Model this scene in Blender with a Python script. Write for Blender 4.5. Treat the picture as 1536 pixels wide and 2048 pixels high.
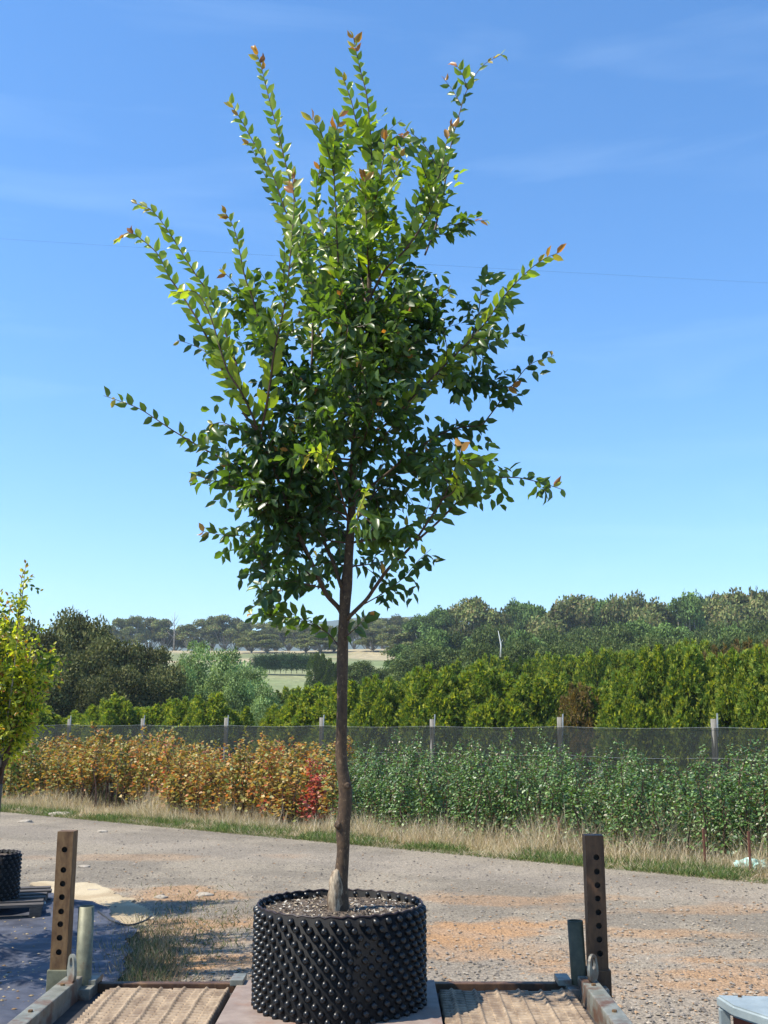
import bpy, bmesh, math, random
import numpy as np
from mathutils import Vector, Matrix, noise
random.seed(7); rng = np.random.default_rng(7)
for o in list(bpy.data.objects): bpy.data.objects.remove(o)
SC = bpy.context.scene; COL = SC.collection
# ------------------------------------------------------------------ camera
H = 1.62; F = 2100.0; PITCH = math.atan(416 / F)
cd = bpy.data.cameras.new('camera'); cam = bpy.data.objects.new('camera', cd); COL.objects.link(cam)
cd.sensor_fit = 'VERTICAL'; cd.sensor_height = 36; cd.lens = F / 2048 * 36
cd.clip_start = 0.05; cd.clip_end = 9000
cam.location = (0, 0, H); cam.rotation_euler = (math.pi / 2 + PITCH, 0, 0); SC.camera = cam
SC.render.resolution_x = 768; SC.render.resolution_y = 1024
# ------------------------------------------------------------------ world
EL = math.radians(56); SH = Vector((-.95, -.31)).normalized()
w = bpy.data.worlds.new('World'); SC.world = w; w.use_nodes = True
nt = w.node_tree; N = nt.nodes; L = nt.links; N.clear()
out = N.new('ShaderNodeOutputWorld'); bg = N.new('ShaderNodeBackground')
sky = N.new('ShaderNodeTexSky'); sky.sky_type = 'NISHITA'; sky.sun_disc = False
sky.sun_elevation = EL; sky.sun_rotation = math.atan2(SH.x, SH.y)
sky.altitude = 300; sky.air_density = 1.0; sky.dust_density = .25; sky.ozone_density = 2.2
hsv = N.new('ShaderNodeHueSaturation'); hsv.inputs['Saturation'].default_value = 1.27; hsv.inputs['Value'].default_value = 1.12
tc = N.new('ShaderNodeTexCoord'); mp = N.new('ShaderNodeMapping'); mp.inputs['Scale'].default_value = (1.3, 1.3, 9); mp.inputs['Rotation'].default_value = (0, .12, 0)
nz = N.new('ShaderNodeTexNoise'); nz.inputs['Scale'].default_value = 2.2; nz.inputs['Detail'].default_value = 5; nz.inputs['Distortion'].default_value = .6
rp = N.new('ShaderNodeValToRGB'); rp.color_ramp.elements[0].position = .52; rp.color_ramp.elements[0].color = (0, 0, 0, 1)
rp.color_ramp.elements[1].position = .85; rp.color_ramp.elements[1].color = (.07, .07, .07, 1)
mx = N.new('ShaderNodeMix'); mx.data_type = 'RGBA'; mx.inputs['B'].default_value = (7.5, 9, 9.6, 1)
L.new(tc.outputs['Generated'], mp.inputs['Vector']); L.new(mp.outputs[0], nz.inputs['Vector']); L.new(nz.outputs['Fac'], rp.inputs[0])
tint = N.new('ShaderNodeMix'); tint.data_type = 'RGBA'; tint.blend_type = 'MULTIPLY'; tint.inputs[0].default_value = 1
tint.inputs['B'].default_value = (.92, 1.0, 1.05, 1)
L.new(sky.outputs[0], hsv.inputs['Color']); L.new(hsv.outputs[0], tint.inputs['A']); L.new(tint.outputs['Result'], mx.inputs['A'])
L.new(rp.outputs[0], mx.inputs['Factor']); L.new(mx.outputs['Result'], bg.inputs[0])
bg.inputs[1].default_value = .122; L.new(bg.outputs[0], out.inputs[0])
sd = bpy.data.lights.new('sun', 'SUN'); sun = bpy.data.objects.new('sun', sd); COL.objects.link(sun)
sd.energy = 5.0; sd.angle = math.radians(.5); sd.color = (1, .94, .82)
SD = Vector((SH.x * math.cos(EL), SH.y * math.cos(EL), math.sin(EL)))
sun.rotation_euler = SD.to_track_quat('Z', 'Y').to_euler()
SC.view_settings.view_transform = 'Standard'; SC.view_settings.look = 'None'
SC.view_settings.exposure = 0.86; SC.view_settings.gamma = 1
SC.cycles.max_bounces = 8; SC.cycles.transparent_max_bounces = 16; SC.cycles.diffuse_bounces = 3
SC.cycles.use_adaptive_sampling = True
# ------------------------------------------------------------------ helpers
cp, sp = math.cos(PITCH), math.sin(PITCH)
def ray(px, py):
    dx = (px - 768) / F; dy = -(py - 1024) / F
    return Vector((dx, cp - dy * sp, sp + dy * cp))
def at(px, py, Y):
    d = ray(px, py); t = Y / d.y; return Vector((d.x * t, Y, H + d.z * t))
def gnd(px, py, z=0.0):
    d = ray(px, py); t = (z - H) / d.z; return Vector((d.x * t, d.y * t, z))
def hx(px, Y): return (px - 768) / F * cp * Y       # x of a pixel column near eye level
def tag(o, label=None, cat=None, group=None, kind=None):
    if label: o['label'] = label
    if cat: o['category'] = cat
    if group: o['group'] = group
    if kind: o['kind'] = kind
    return o
def empty(name, loc=(0, 0, 0), rz=0):
    o = bpy.data.objects.new(name, None); o.empty_display_size = .2; COL.objects.link(o)
    o.location = loc; o.rotation_euler = (0, 0, rz); return o
def link(name, me, m, parent=None):
    o = bpy.data.objects.new(name, me); COL.objects.link(o)
    if m and not me.materials: me.materials.append(m)
    if parent: o.parent = parent
    return o
def npmesh(name, V, Fc, C=None, smooth=False):
    V = np.asarray(V, np.float32); Fc = np.asarray(Fc, np.int32); k = Fc.shape[1]
    me = bpy.data.meshes.new(name); me.vertices.add(len(V)); me.vertices.foreach_set('co', V.ravel())
    me.loops.add(Fc.size); me.loops.foreach_set('vertex_index', Fc.ravel())
    me.polygons.add(len(Fc)); me.polygons.foreach_set('loop_start', np.arange(0, Fc.size, k, dtype=np.int32))
    me.polygons.foreach_set('loop_total', np.full(len(Fc), k, np.int32))
    me.polygons.foreach_set('use_smooth', np.full(len(Fc), smooth, bool))
    if C is not None:
        a = me.color_attributes.new('Col', 'FLOAT_COLOR', 'POINT')
        C4 = np.ones((len(V), 4), np.float32); C4[:, :3] = C; a.data.foreach_set('color', C4.ravel())
    me.update(calc_edges=True); return me
class MB:
    """collects boxes, tubes and plates into one mesh"""
    def __init__(s): s.V = []; s.F = []
    def add(s, V, Fc):
        b = len(s.V); s.V += [tuple(v) for v in V]; s.F += [tuple(b + i for i in f) for f in Fc]; return s
    def box(s, a, b, bev=0.0):
        x0, y0, z0 = a; x1, y1, z1 = b
        if not bev:
            V = [(x, y, z) for z in (z0, z1) for y in (y0, y1) for x in (x0, x1)]
            return s.add(V, [(0, 2, 3, 1), (4, 5, 7, 6), (0, 1, 5, 4), (1, 3, 7, 5), (3, 2, 6, 7), (2, 0, 4, 6)])
        bm = bmesh.new(); bmesh.ops.create_cube(bm, size=1)
        for v in bm.verts: v.co = Vector(((x0 + x1) / 2 + v.co.x * (x1 - x0), (y0 + y1) / 2 + v.co.y * (y1 - y0), (z0 + z1) / 2 + v.co.z * (z1 - z0)))
        bmesh.ops.bevel(bm, geom=bm.edges[:], offset=bev, segments=2, affect='EDGES', profile=.6)
        bm.verts.index_update(); V = [v.co.copy() for v in bm.verts]; Fc = [tuple(v.index for v in f.verts) for f in bm.faces]; bm.free()
        return s.add(V, Fc)
    def tube(s, pts, rad, n=8, cap=True, wob=0):
        pts = [Vector(p) for p in pts]; m = len(pts)
        if not hasattr(rad, '__len__'): rad = [rad] * m
        b = len(s.V); ref = Vector((1, .02, .03))
        for i, p in enumerate(pts):
            t = (pts[min(i + 1, m - 1)] - pts[max(i - 1, 0)]).normalized()
            u = ref - t * ref.dot(t)
            if u.length < 1e-3: u = Vector((0, 1, 0)) - t * t.y
            u.normalize(); v = t.cross(u); ref = u
            for j in range(n):
                a = 2 * math.pi * j / n; r = rad[i]
                if wob: r *= 1 + wob * noise.noise(Vector((p.x * 9 + math.cos(a) * .8, p.y * 9 + math.sin(a) * .8, p.z * 7)))
                s.V.append(tuple(p + (u * math.cos(a) + v * math.sin(a)) * r))
        for i in range(m - 1):
            for j in range(n):
                s.F.append((b + i * n + j, b + i * n + (j + 1) % n, b + (i + 1) * n + (j + 1) % n, b + (i + 1) * n + j))
        if cap:
            s.F.append(tuple(b + j for j in reversed(range(n)))); s.F.append(tuple(b + (m - 1) * n + j for j in range(n)))
        return s
    def rot(s, M):
        s.V = [tuple(M @ Vector(v)) for v in s.V]; return s
    def build(s, name, m, parent=None, smooth=False):
        me = bpy.data.meshes.new(name); me.from_pydata(s.V, [], s.F); me.update()
        if smooth: me.polygons.foreach_set('use_smooth', [True] * len(me.polygons))
        return link(name, me, m, parent)
def tree_of(o, parent=None):
    c = o.copy(); COL.objects.link(c); c.parent = parent
    for ch in o.children: tree_of(ch, c)
    return c
# ------------------------------------------------------------------ materials
def newmat(name):
    m = bpy.data.materials.new(name); m.use_nodes = True; nt = m.node_tree
    return m, nt, nt.nodes['Principled BSDF'], nt.nodes['Material Output']
def leafmat(name, trans=.35, rough=.4, tb=(1.3, 1.5, .5), spec=.5):
    m, nt, P, O = newmat(name); N, L = nt.nodes, nt.links
    a = N.new('ShaderNodeAttribute'); a.attribute_name = 'Col'
    L.new(a.outputs['Color'], P.inputs['Base Color']); P.inputs['Roughness'].default_value = rough
    P.inputs['Specular IOR Level'].default_value = spec
    t = N.new('ShaderNodeBsdfTranslucent'); mu = N.new('ShaderNodeMix'); mu.data_type = 'RGBA'; mu.blend_type = 'MULTIPLY'; mu.inputs[0].default_value = 1
    mu.inputs['B'].default_value = (*tb, 1); L.new(a.outputs['Color'], mu.inputs['A']); L.new(mu.outputs['Result'], t.inputs['Color'])
    mx = N.new('ShaderNodeMixShader'); mx.inputs[0].default_value = trans
    L.new(P.outputs[0], mx.inputs[1]); L.new(t.outputs[0], mx.inputs[2]); L.new(mx.outputs[0], O.inputs['Surface'])
    return m
def surf(name, c1, c2, scale=8, rough=.8, bump=.3, bdist=.01, c3=None, t3=.62, s3=1.5, metal=0, stretch=None, spec=.4, detail=6):
    """two-tone noise surface with an optional third worn colour and a bump"""
    m, nt, P, O = newmat(name); N, L = nt.nodes, nt.links
    tc = N.new('ShaderNodeTexCoord'); src = tc.outputs['Object']
    if stretch:
        mp = N.new('ShaderNodeMapping'); mp.inputs['Scale'].default_value = stretch; L.new(src, mp.inputs['Vector']); src = mp.outputs[0]
    n1 = N.new('ShaderNodeTexNoise'); n1.inputs['Scale'].default_value = scale; n1.inputs['Detail'].default_value = detail; n1.inputs['Roughness'].default_value = .65
    L.new(src, n1.inputs['Vector'])
    r = N.new('ShaderNodeValToRGB'); r.color_ramp.elements[0].position = .35; r.color_ramp.elements[1].position = .68
    r.color_ramp.elements[0].color = (*c1, 1); r.color_ramp.elements[1].color = (*c2, 1); L.new(n1.outputs['Fac'], r.inputs[0]); colr = r.outputs[0]
    if c3:
        n2 = N.new('ShaderNodeTexNoise'); n2.inputs['Scale'].default_value = s3; n2.inputs['Detail'].default_value = 7; n2.inputs['Roughness'].default_value = .7; L.new(src, n2.inputs['Vector'])
        r2 = N.new('ShaderNodeValToRGB'); r2.color_ramp.elements[0].position = t3 - .06; r2.color_ramp.elements[1].position = t3 + .06; L.new(n2.outputs['Fac'], r2.inputs[0])
        mx = N.new('ShaderNodeMix'); mx.data_type = 'RGBA'; L.new(r2.outputs[0], mx.inputs['Factor']); L.new(colr, mx.inputs['A']); mx.inputs['B'].default_value = (*c3, 1); colr = mx.outputs['Result']
    L.new(colr, P.inputs['Base Color']); P.inputs['Roughness'].default_value = rough; P.inputs['Metallic'].default_value = metal; P.inputs['Specular IOR Level'].default_value = spec
    if bump:
        b = N.new('ShaderNodeBump'); b.inputs['Strength'].default_value = bump; b.inputs['Distance'].default_value = bdist
        L.new(n1.outputs['Fac'], b.inputs['Height']); L.new(b.outputs[0], P.inputs['Normal'])
    return m
def groundmat(name, fine=70, amount=.45, bump=.6, coarse=14, bdist=.012):
    """colour from the mesh's own patches, broken up into pebbles"""
    m, nt, P, O = newmat(name); N, L = nt.nodes, nt.links
    tc = N.new('ShaderNodeTexCoord'); a = N.new('ShaderNodeAttribute'); a.attribute_name = 'Col'
    v = N.new('ShaderNodeTexVoronoi'); v.inputs['Scale'].default_value = fine; L.new(tc.outputs['Object'], v.inputs['Vector'])
    bw = N.new('ShaderNodeRGBToBW'); L.new(v.outputs['Color'], bw.inputs[0])
    n = N.new('ShaderNodeTexNoise'); n.inputs['Scale'].default_value = coarse; n.inputs['Detail'].default_value = 9; n.inputs['Roughness'].default_value = .75; L.new(tc.outputs['Object'], n.inputs['Vector'])
    ad = N.new('ShaderNodeMath'); ad.operation = 'ADD'; L.new(bw.outputs[0], ad.inputs[0]); L.new(n.outputs['Fac'], ad.inputs[1])
    mr = N.new('ShaderNodeMapRange'); mr.inputs['From Min'].default_value = .45; mr.inputs['From Max'].default_value = 1.55
    mr.inputs['To Min'].default_value = 1 - amount; mr.inputs['To Max'].default_value = 1 + amount; L.new(ad.outputs[0], mr.inputs['Value'])
    sc = N.new('ShaderNodeVectorMath'); sc.operation = 'SCALE'; L.new(a.outputs['Color'], sc.inputs[0]); L.new(mr.outputs[0], sc.inputs['Scale'])
    L.new(sc.outputs[0], P.inputs['Base Color']); P.inputs['Roughness'].default_value = .95; P.inputs['Specular IOR Level'].default_value = .15
    b = N.new('ShaderNodeBump'); b.inputs['Strength'].default_value = bump; b.inputs['Distance'].default_value = bdist
    L.new(ad.outputs[0], b.inputs['Height']); L.new(b.outputs[0], P.inputs['Normal'])
    return m
M = dict(
    leaf=leafmat('hero leaf', .5, .34, (1.45, 1.6, .35)),
    far=leafmat('far foliage', .2, .75, (1.3, 1.3, .5), .08),
    conifer=leafmat('cypress spray', .38, .6, (1.4, 1.4, .4), .2),
    pear=leafmat('pear leaf', .28, .45, (1.2, 1.4, .4), .75),
    maple=leafmat('maple leaf', .35, .45, (1.4, 1.1, .5), .4),
    blade=leafmat('grass blade', .42, .6, (1.1, 1.1, .7), .25),
    speck=leafmat('pebble', 0.0, .9, (1, 1, 1), .15),
    bark=surf('brown bark', (.036, .020, .011), (.085, .05, .025), 60, .75, .6, .003, (.20, .13, .075), .62, 70, stretch=(1, 1, .7)),
    twig=surf('young red brown twig', (.05, .025, .018), (.10, .05, .03), 40, .6, .2, .001),
    gum=surf('pale gum bark', (.20, .17, .14), (.42, .38, .33), 3, .8, .3, .02),
    dull=surf('grey branch', (.07, .06, .05), (.14, .12, .1), 5, .9, .3, .02),
    pot=surf('black moulded plastic', (.0035, .0035, .004), (.008, .008, .009), 14, .36, .05, .001, (.03, .027, .024), .68, 9, spec=.45),
    potwall=surf('black matt plastic', (.004, .004, .0045), (.008, .008, .009), 14, .7, .05, .001, (.03, .027, .024), .68, 9, spec=.2),
    picket=surf('red brown rust', (.10, .035, .02), (.17, .07, .04), 26, .8, .3),
    shadeolive=surf('olive pipe with painted shade', (.045, .042, .022), (.085, .078, .045), 22, .6, .3, .002, (.10, .05, .025), .62, 8),  # same olive as the left stub pipe, darkened to paint in the right one's shade
    rim=surf('dull maroon plastic edge', (.012, .007, .008), (.03, .015, .015), 30, .5, 0),
    soil=surf('potting mix', (.05, .036, .026), (.15, .115, .085), 55, .95, 1.0, .01),
    weedmat=surf('woven weed mat', (.028, .030, .042), (.075, .08, .105), 5, .7, .25, .01, (.2, .18, .15), .68, 6),
    rust=surf('rusted ochre steel', (.09, .045, .02), (.22, .13, .057), 26, .62, .35, .002, (.09, .045, .022), .6, 9, metal=.25, stretch=(1, 1, .4)),
    rustdark=surf('dark rusted steel', (.05, .026, .015), (.14, .072, .035), 18, .6, .35, .002, (.2, .11, .05), .62, 7, metal=.25, stretch=(1, 1, .4)),
    steel=surf('worn grey green paint', (.14, .145, .12), (.25, .25, .215), 16, .5, .3, .002, (.13, .075, .05), .555, 6, metal=.2),
    olive=surf('olive painted pipe', (.10, .10, .065), (.19, .185, .12), 22, .55, .3, .002, (.12, .07, .04), .64, 8, metal=.2),
    plate=surf('dusty rusty steel plate', (.19, .14, .115), (.29, .23, .19), 9, .7, .25, .003, (.23, .14, .10), .57, 3.5, metal=.1),
    bed=surf('dark steel tray floor', (.022, .02, .02), (.06, .05, .045), 12, .7, .3, .003),
    mat=surf('dusty ribbed decking', (.15, .105, .07), (.36, .27, .18), 22, .85, .5, .004, (.16, .11, .075), .60, 5, stretch=(1, .35, 1)),
    bluegrey=surf('chalky blue grey paint', (.20, .235, .24), (.29, .33, .33), 9, .45, .12, .001, (.20, .12, .09), .72, 14, metal=.1),
    redox=surf('red oxide primer', (.12, .03, .025), (.2, .06, .045), 9, .6, .1),
    tyre=surf('tyre rubber', (.015, .015, .015), (.03, .03, .03), 12, .85, .2),
    wood=surf('grey weathered post', (.10, .095, .08), (.23, .21, .18), 9, .85, .5, .004, (.12, .13, .12), .66, 5, stretch=(6, 6, .6)),
    greywood=surf('dark pallet timber', (.035, .03, .028), (.10, .085, .075), 9, .85, .4, .003, stretch=(1, 7, 7)),
    wire=surf('galvanised wire', (.3, .3, .3), (.5, .5, .5), 9, .4, 0, metal=.5),
    cable=surf('black cable', (.02, .02, .02), (.04, .04, .04), 9, .6, 0),
    pvc=surf('white plastic', (.55, .55, .52), (.75, .75, .72), 9, .4, 0),
    stone=surf('pale stone', (.22, .185, .14), (.38, .33, .27), 14, .9, .4, .01),
    dry=groundmat('dry hill ground', 1.2, .3, .2, .4, .05),
    road=groundmat('gravel road', 85, .5, .9, 16, .014),
    sand=groundmat('pale sand', 160, .22, .5, 30, .006),
)
# shade cloth: a knitted dark net that lets part of the light through
m, nt, P, O = newmat('dark shade cloth'); t = nt.nodes.new('ShaderNodeBsdfTransparent'); mxs = nt.nodes.new('ShaderNodeMixShader')
P.inputs['Base Color'].default_value = (.010, .014, .012, 1); P.inputs['Roughness'].default_value = .8; mxs.inputs[0].default_value = .66
nt.links.new(t.outputs[0], mxs.inputs[1]); nt.links.new(P.outputs[0], mxs.inputs[2]); nt.links.new(mxs.outputs[0], O.inputs['Surface']); M['net'] = m

def noi(x, y, s, o=0.0, det=4):
    return noise.fractal(Vector((x * s + o, y * s - o, o * 1.7)), 1.0, 2.0, det)
def sstep(a, b, x):
    t = min(1, max(0, (x - a) / (b - a))); return t * t * (3 - 2 * t)
# ------------------------------------------------------------------ terrain
VA = gnd(0, 1622); VB = gnd(1536, 1765); VE = (VB - VA).normalized(); VN = Vector((-VE.y, VE.x, 0))
def verge(s, t): p = VA + VE * s + VN * t; return p
def vt(x, y): return (Vector((x, y, 0)) - VA).dot(VN)
def terrain(x, y):
    d = max(0, vt(x, y) - 5)
    z = -1.6 * sstep(0, 18, d)
    z += 9.5 * sstep(35, 175, y) + 13.5 * sstep(120, 330, y) - 4 * sstep(345, 520, y)
    side = sstep(.0, .12, x / max(y, 1)); z -= side * 7.0 * sstep(60, 190, y) * (1 - sstep(260, 330, y))
    if y > 40: z += 1.0 * noi(x, y, .012, 3, 3) * sstep(40, 120, y)
    return z
def axis(segs):
    a = []
    for lo, hi, n in segs: a += list(np.linspace(lo, hi, n, endpoint=False))
    a.append(segs[-1][1]); return np.array(a)
def sheet(name, xs, ys, zf, cf, m, kind='structure', parent=None, keep=None):
    nx, ny = len(xs), len(ys); V = []; C = []
    for y in ys:
        for x in xs: V.append((x, y, zf(x, y))); C.append(cf(x, y))
    Fc = []
    for j in range(ny - 1):
        for i in range(nx - 1):
            if keep and not keep(xs[i], ys[j]): continue
            Fc.append((j * nx + i, j * nx + i + 1, (j + 1) * nx + i + 1, (j + 1) * nx + i))
    o = link(name, npmesh(name, V, Fc, C, True), m, parent)
    if kind: o['kind'] = kind
    return o
def mixc(a, b, t): return tuple(a[i] + (b[i] - a[i]) * t for i in range(3))
def gcol(x, y):
    d = vt(x, y)
    if d < 6: return mixc((.17, .135, .08), (.13, .14, .05), sstep(-.2, .3, noi(x, y, .7)))
    if y < 60: return (.07, .075, .035)
    n = noi(x, y, .02, 2, 4); c = mixc((.30, .25, .15), (.15, .165, .075), sstep(-.2, .2, n))
    if 118 < y < 190: c = mixc(c, (.14, .19, .08), .55)
    return c
sheet('ground', axis([(-2600, -400, 10), (-400, -60, 34), (-60, 60, 80), (60, 400, 34), (400, 2600, 10)]),
      axis([(-30, 8, 10), (8, 40, 50), (40, 400, 90), (400, 2600, 16)]), terrain, gcol, M['dry'])
# gravel yard and road
CLAY = []
for px, py, rx, ry, a in [(950, 1860, .9, .5, 1), (1000, 1905, .7, .3, .8), (1260, 1925, .8, .16, 1), (1380, 1945, .9, .22, 1), (1500, 1975, .7, .2, .9), (1250, 1870, .9, .2, .6),
                          (1350, 1815, 1.3, .3, .45), (880, 1900, .5, .35, .7), (350, 1790, 1.0, .4, .7), (440, 1850, .8, .4, .9), (430, 1930, .7, .4, 1), (330, 1715, 1.8, .35, .35), (1050, 1800, 1.2, .4, .5),
                          (1410, 1990, .5, .1, .9), (560, 1900, .7, .6, .8), (380, 1890, .8, .5, .8), (1220, 1985, .3, .06, .8)]:
    p = gnd(px, py); CLAY.append((p.x, p.y, rx, ry, a))
def roadcol(x, y):
    base = mixc((.25, .212, .16), (.185, .158, .122), sstep(-.3, .3, noi(x, y, .9, 5)))
    base = mixc(base, (.235, .195, .15), sstep(9, 6, y) * .7)
    k = 0
    for cx, cy, rx, ry, a in CLAY:
        q = ((x - cx) / rx) ** 2 + ((y - cy) / ry) ** 2
        if q < 4: k = max(k, a * (1 - sstep(.1, 1.5, q + 2.2 * noi(x * .8, y, 1.5, 1, 6) + .2)))
    k = max(k, .4 * sstep(.2, .55, noi(x * .6, y * 1.2, .9, 9, 5)) * sstep(11, 8, y))
    c = mixc(base, (.36, .195, .085), min(1, k) * .75)
    tr = noi(x * .35 + y * .3, y * 1.2 + x * .8, .8, 12, 3)          # wheel tracks run along the road
    return mixc(c, (.27, .23, .185), .35 * sstep(.1, .45, tr))
def roadz(x, y):
    d = -vt(x, y); return .004 + .012 * max(0, noi(x, y, 1.3, 4, 3)) * sstep(0, 1, d) 
sheet('gravel_road', axis([(-26, -7, 40), (-7, 7, 260), (7, 20, 40)]), axis([(-6, 4, 12), (4, 13, 200), (13, 34, 160)]), roadz, roadcol, M['road'],
      keep=lambda x, y: vt(x, y) < .12 + .3 * noi(x, y, 1.1, 8, 3))
# loose stones over the road
def stones(name, n, region, size, cols, zoff=0.0, label=None, cat='gravel'):
    base = np.array([(1, 0, 0), (-1, 0, 0), (0, 1, 0), (0, -1, 0), (0, 0, .7), (0, 0, -.5)], np.float32)
    T = np.array([(0, 2, 4), (2, 1, 4), (1, 3, 4), (3, 0, 4), (2, 0, 5), (1, 2, 5), (3, 1, 5), (0, 3, 5)])
    P_ = []; 
    while len(P_) < n:
        p = region()
        if p is not None: P_.append(p)
    P_ = np.array(P_, np.float32); s = size(n).astype(np.float32)
    ang = rng.uniform(0, 6.28, n); ca, sa = np.cos(ang), np.sin(ang)
    b = base[None] * (1 + rng.uniform(-.35, .35, (n, 6, 3))); b = b * s[:, None, None]; b[:, :, 2] *= .7
    x = b[:, :, 0] * ca[:, None] - b[:, :, 1] * sa[:, None]; y = b[:, :, 0] * sa[:, None] + b[:, :, 1] * ca[:, None]
    V = np.stack([x + P_[:, 0:1], y + P_[:, 1:2], b[:, :, 2] + P_[:, 2:3] + zoff], -1).reshape(-1, 3)
    Fc = (T[None] + (np.arange(n) * 6)[:, None, None]).reshape(-1, 3)
    c = np.array(cols)[rng.integers(0, len(cols), n)] * rng.uniform(.75, 1.25, (n, 1)); C = np.repeat(c, 6, 0)
    o = link(name, npmesh(name, V, Fc, C), M['speck']); tag(o, label, cat, kind='stuff'); return o
def road_pt():
    py = 1630 + (2060 - 1630) * random.random() ** .8; px = random.uniform(-60, 1600); p = gnd(px, py)
    if vt(p.x, p.y) > -.05: return None
    if p.x < 1.2 and p.x > -1.6 and p.y < 5.2: return None
    return (p.x, p.y, .012)
stones('gravel', 26000, road_pt, lambda n: .0035 + .014 * rng.random(n) ** 5, [(.22, .19, .16), (.17, .15, .13), (.28, .24, .19), (.12, .105, .09), (.27, .18, .11)],
       label='small grey loose stones scattered over the gravel road', cat='gravel')
for px, py, r, lab in [(52, 1646, .10, 'flat white stone lying on far left of the road'), (205, 1665, .07, 'small white stone on road above the left post'),
                       (122, 1632, .17, 'pale boulder at road edge below bare maple stems'), (168, 1735, .05, 'off white rock on road just right of left post'),
                       (410, 1792, .06, 'pale flat rock on orange clay left of the tree'), (187, 1785, .06, 'brown grey rock at edge of the pale sand'),
                       (322, 1797, .05, 'long flat buff stone near the orange clay on left')]:
    p = gnd(px, py); bm = bmesh.new(); bmesh.ops.create_icosphere(bm, subdivisions=3, radius=r)
    for v in bm.verts:
        k = 1 + .35 * noise.noise(v.co / r * 1.4 + Vector((px, 0, 0))); v.co = Vector((v.co.x * k * 1.25, v.co.y * k * .8, max(-r * .1, v.co.z * k * .45)))
    me = bpy.data.meshes.new('rock'); bm.to_mesh(me); bm.free(); me.polygons.foreach_set('use_smooth', [True] * len(me.polygons))
    o = link('rock', me, M['stone']); o.location = (p.x, p.y, .008); tag(o, lab, 'rock')
# far blue ridge beyond the fields
def ridgez(x, y):
    a = x / y; return -6 + (172 - 40 * abs(a - .03) * 4 + 10 * noi(x, 0, .004, 2, 5)) * math.exp(-((y - 1700) / 260) ** 2)
sheet('far_hills', np.linspace(-1500, 1500, 160), np.linspace(1350, 2100, 26), ridgez, lambda x, y: (.055, .075, .05), M['dry'])

# ------------------------------------------------------------------ leaf builders
LEAF = np.array([(0, 0, 0), (.30, -.36, .06), (.30, 0, -.02), (.30, .36, .06), (.66, -.33, .05), (.66, 0, -.04), (.66, .33, .05), (1, 0, -.12)], np.float32)
LF = np.array([(0, 1, 2, 2), (0, 2, 3, 3), (1, 4, 5, 2), (2, 5, 6, 3), (4, 7, 5, 5), (5, 7, 6, 6)])
LT = np.array([(0, 1, 2), (0, 2, 3), (1, 4, 5), (1, 5, 2), (2, 5, 6), (2, 6, 3), (4, 7, 5), (5, 7, 6)])
KITE = np.array([(0, 0, 0), (.45, -.5, .012), (1, 0, -.012), (.45, .5, .012)], np.float32)
BLADE = np.array([(0, -.5, 0), (0, .5, 0), (.55, .42, .05), (.55, -.42, .05), (1, 0, -.02)], np.float32); BT = np.array([(0, 1, 2), (0, 2, 3), (3, 2, 4)]); KT = np.array([(0, 1, 2), (0, 2, 3)])
def leaves(name, P_, D, Nn, Ln, Wd, C, shape='leaf'):
    P_, D, Nn = (np.asarray(a, np.float32) for a in (P_, D, Nn)); n = len(P_)
    D = D / (np.linalg.norm(D, axis=1, keepdims=True) + 1e-9); S = np.cross(Nn, D); S /= (np.linalg.norm(S, axis=1, keepdims=True) + 1e-9); Z = np.cross(D, S)
    T, TT = dict(leaf=(LEAF, LT), kite=(KITE, KT), blade=(BLADE, BT))[shape]; k = len(T)
    Ln = np.asarray(Ln, np.float32).reshape(-1, 1, 1); Wd = np.asarray(Wd, np.float32).reshape(-1, 1, 1)
    curl = rng.uniform(.4, 2.6, (n, 1, 1)).astype(np.float32)
    V = P_[:, None] + D[:, None] * T[None, :, 0:1] * Ln + S[:, None] * T[None, :, 1:2] * Wd + Z[:, None] * T[None, :, 2:3] * Ln * curl
    Fc = (TT[None] + (np.arange(n) * k)[:, None, None]).reshape(-1, 3)
    return npmesh(name, V.reshape(-1, 3), Fc, np.repeat(np.asarray(C, np.float32), k, 0), shape == 'leaf')
def unit(n): v = rng.normal(size=(n, 3)); return v / np.linalg.norm(v, axis=1, keepdims=True)
def spline(pts, step=.02):
    P = [Vector(p) for p in pts]; P = [P[0] * 2 - P[1]] + P + [P[-1] * 2 - P[-2]]; out = []
    for i in range(1, len(P) - 2):
        n = max(2, int((P[i + 1] - P[i]).length / step))
        for k in range(n):
            t = k / n; a, b, c, d = P[i - 1], P[i], P[i + 1], P[i + 2]
            out.append(.5 * ((2 * b) + (c - a) * t + (2 * a - 5 * b + 4 * c - d) * t * t + (3 * b - a - 3 * c + d) * t ** 3))
    out.append(P[-2]); return out
def inpoly(x, y, poly):
    r = False; j = len(poly) - 1
    for i in range(len(poly)):
        xi, yi = poly[i]; xj, yj = poly[j]
        if (yi > y) != (yj > y) and x < (xj - xi) * (y - yi) / (yj - yi) + xi: r = not r
        j = i
    return r
def proj(p):
    z = p.z - H; zc = p.y * cp + z * sp; yc = -p.y * sp + z * cp; return 768 + F * p.x / zc, 1024 - F * yc / zc

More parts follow.
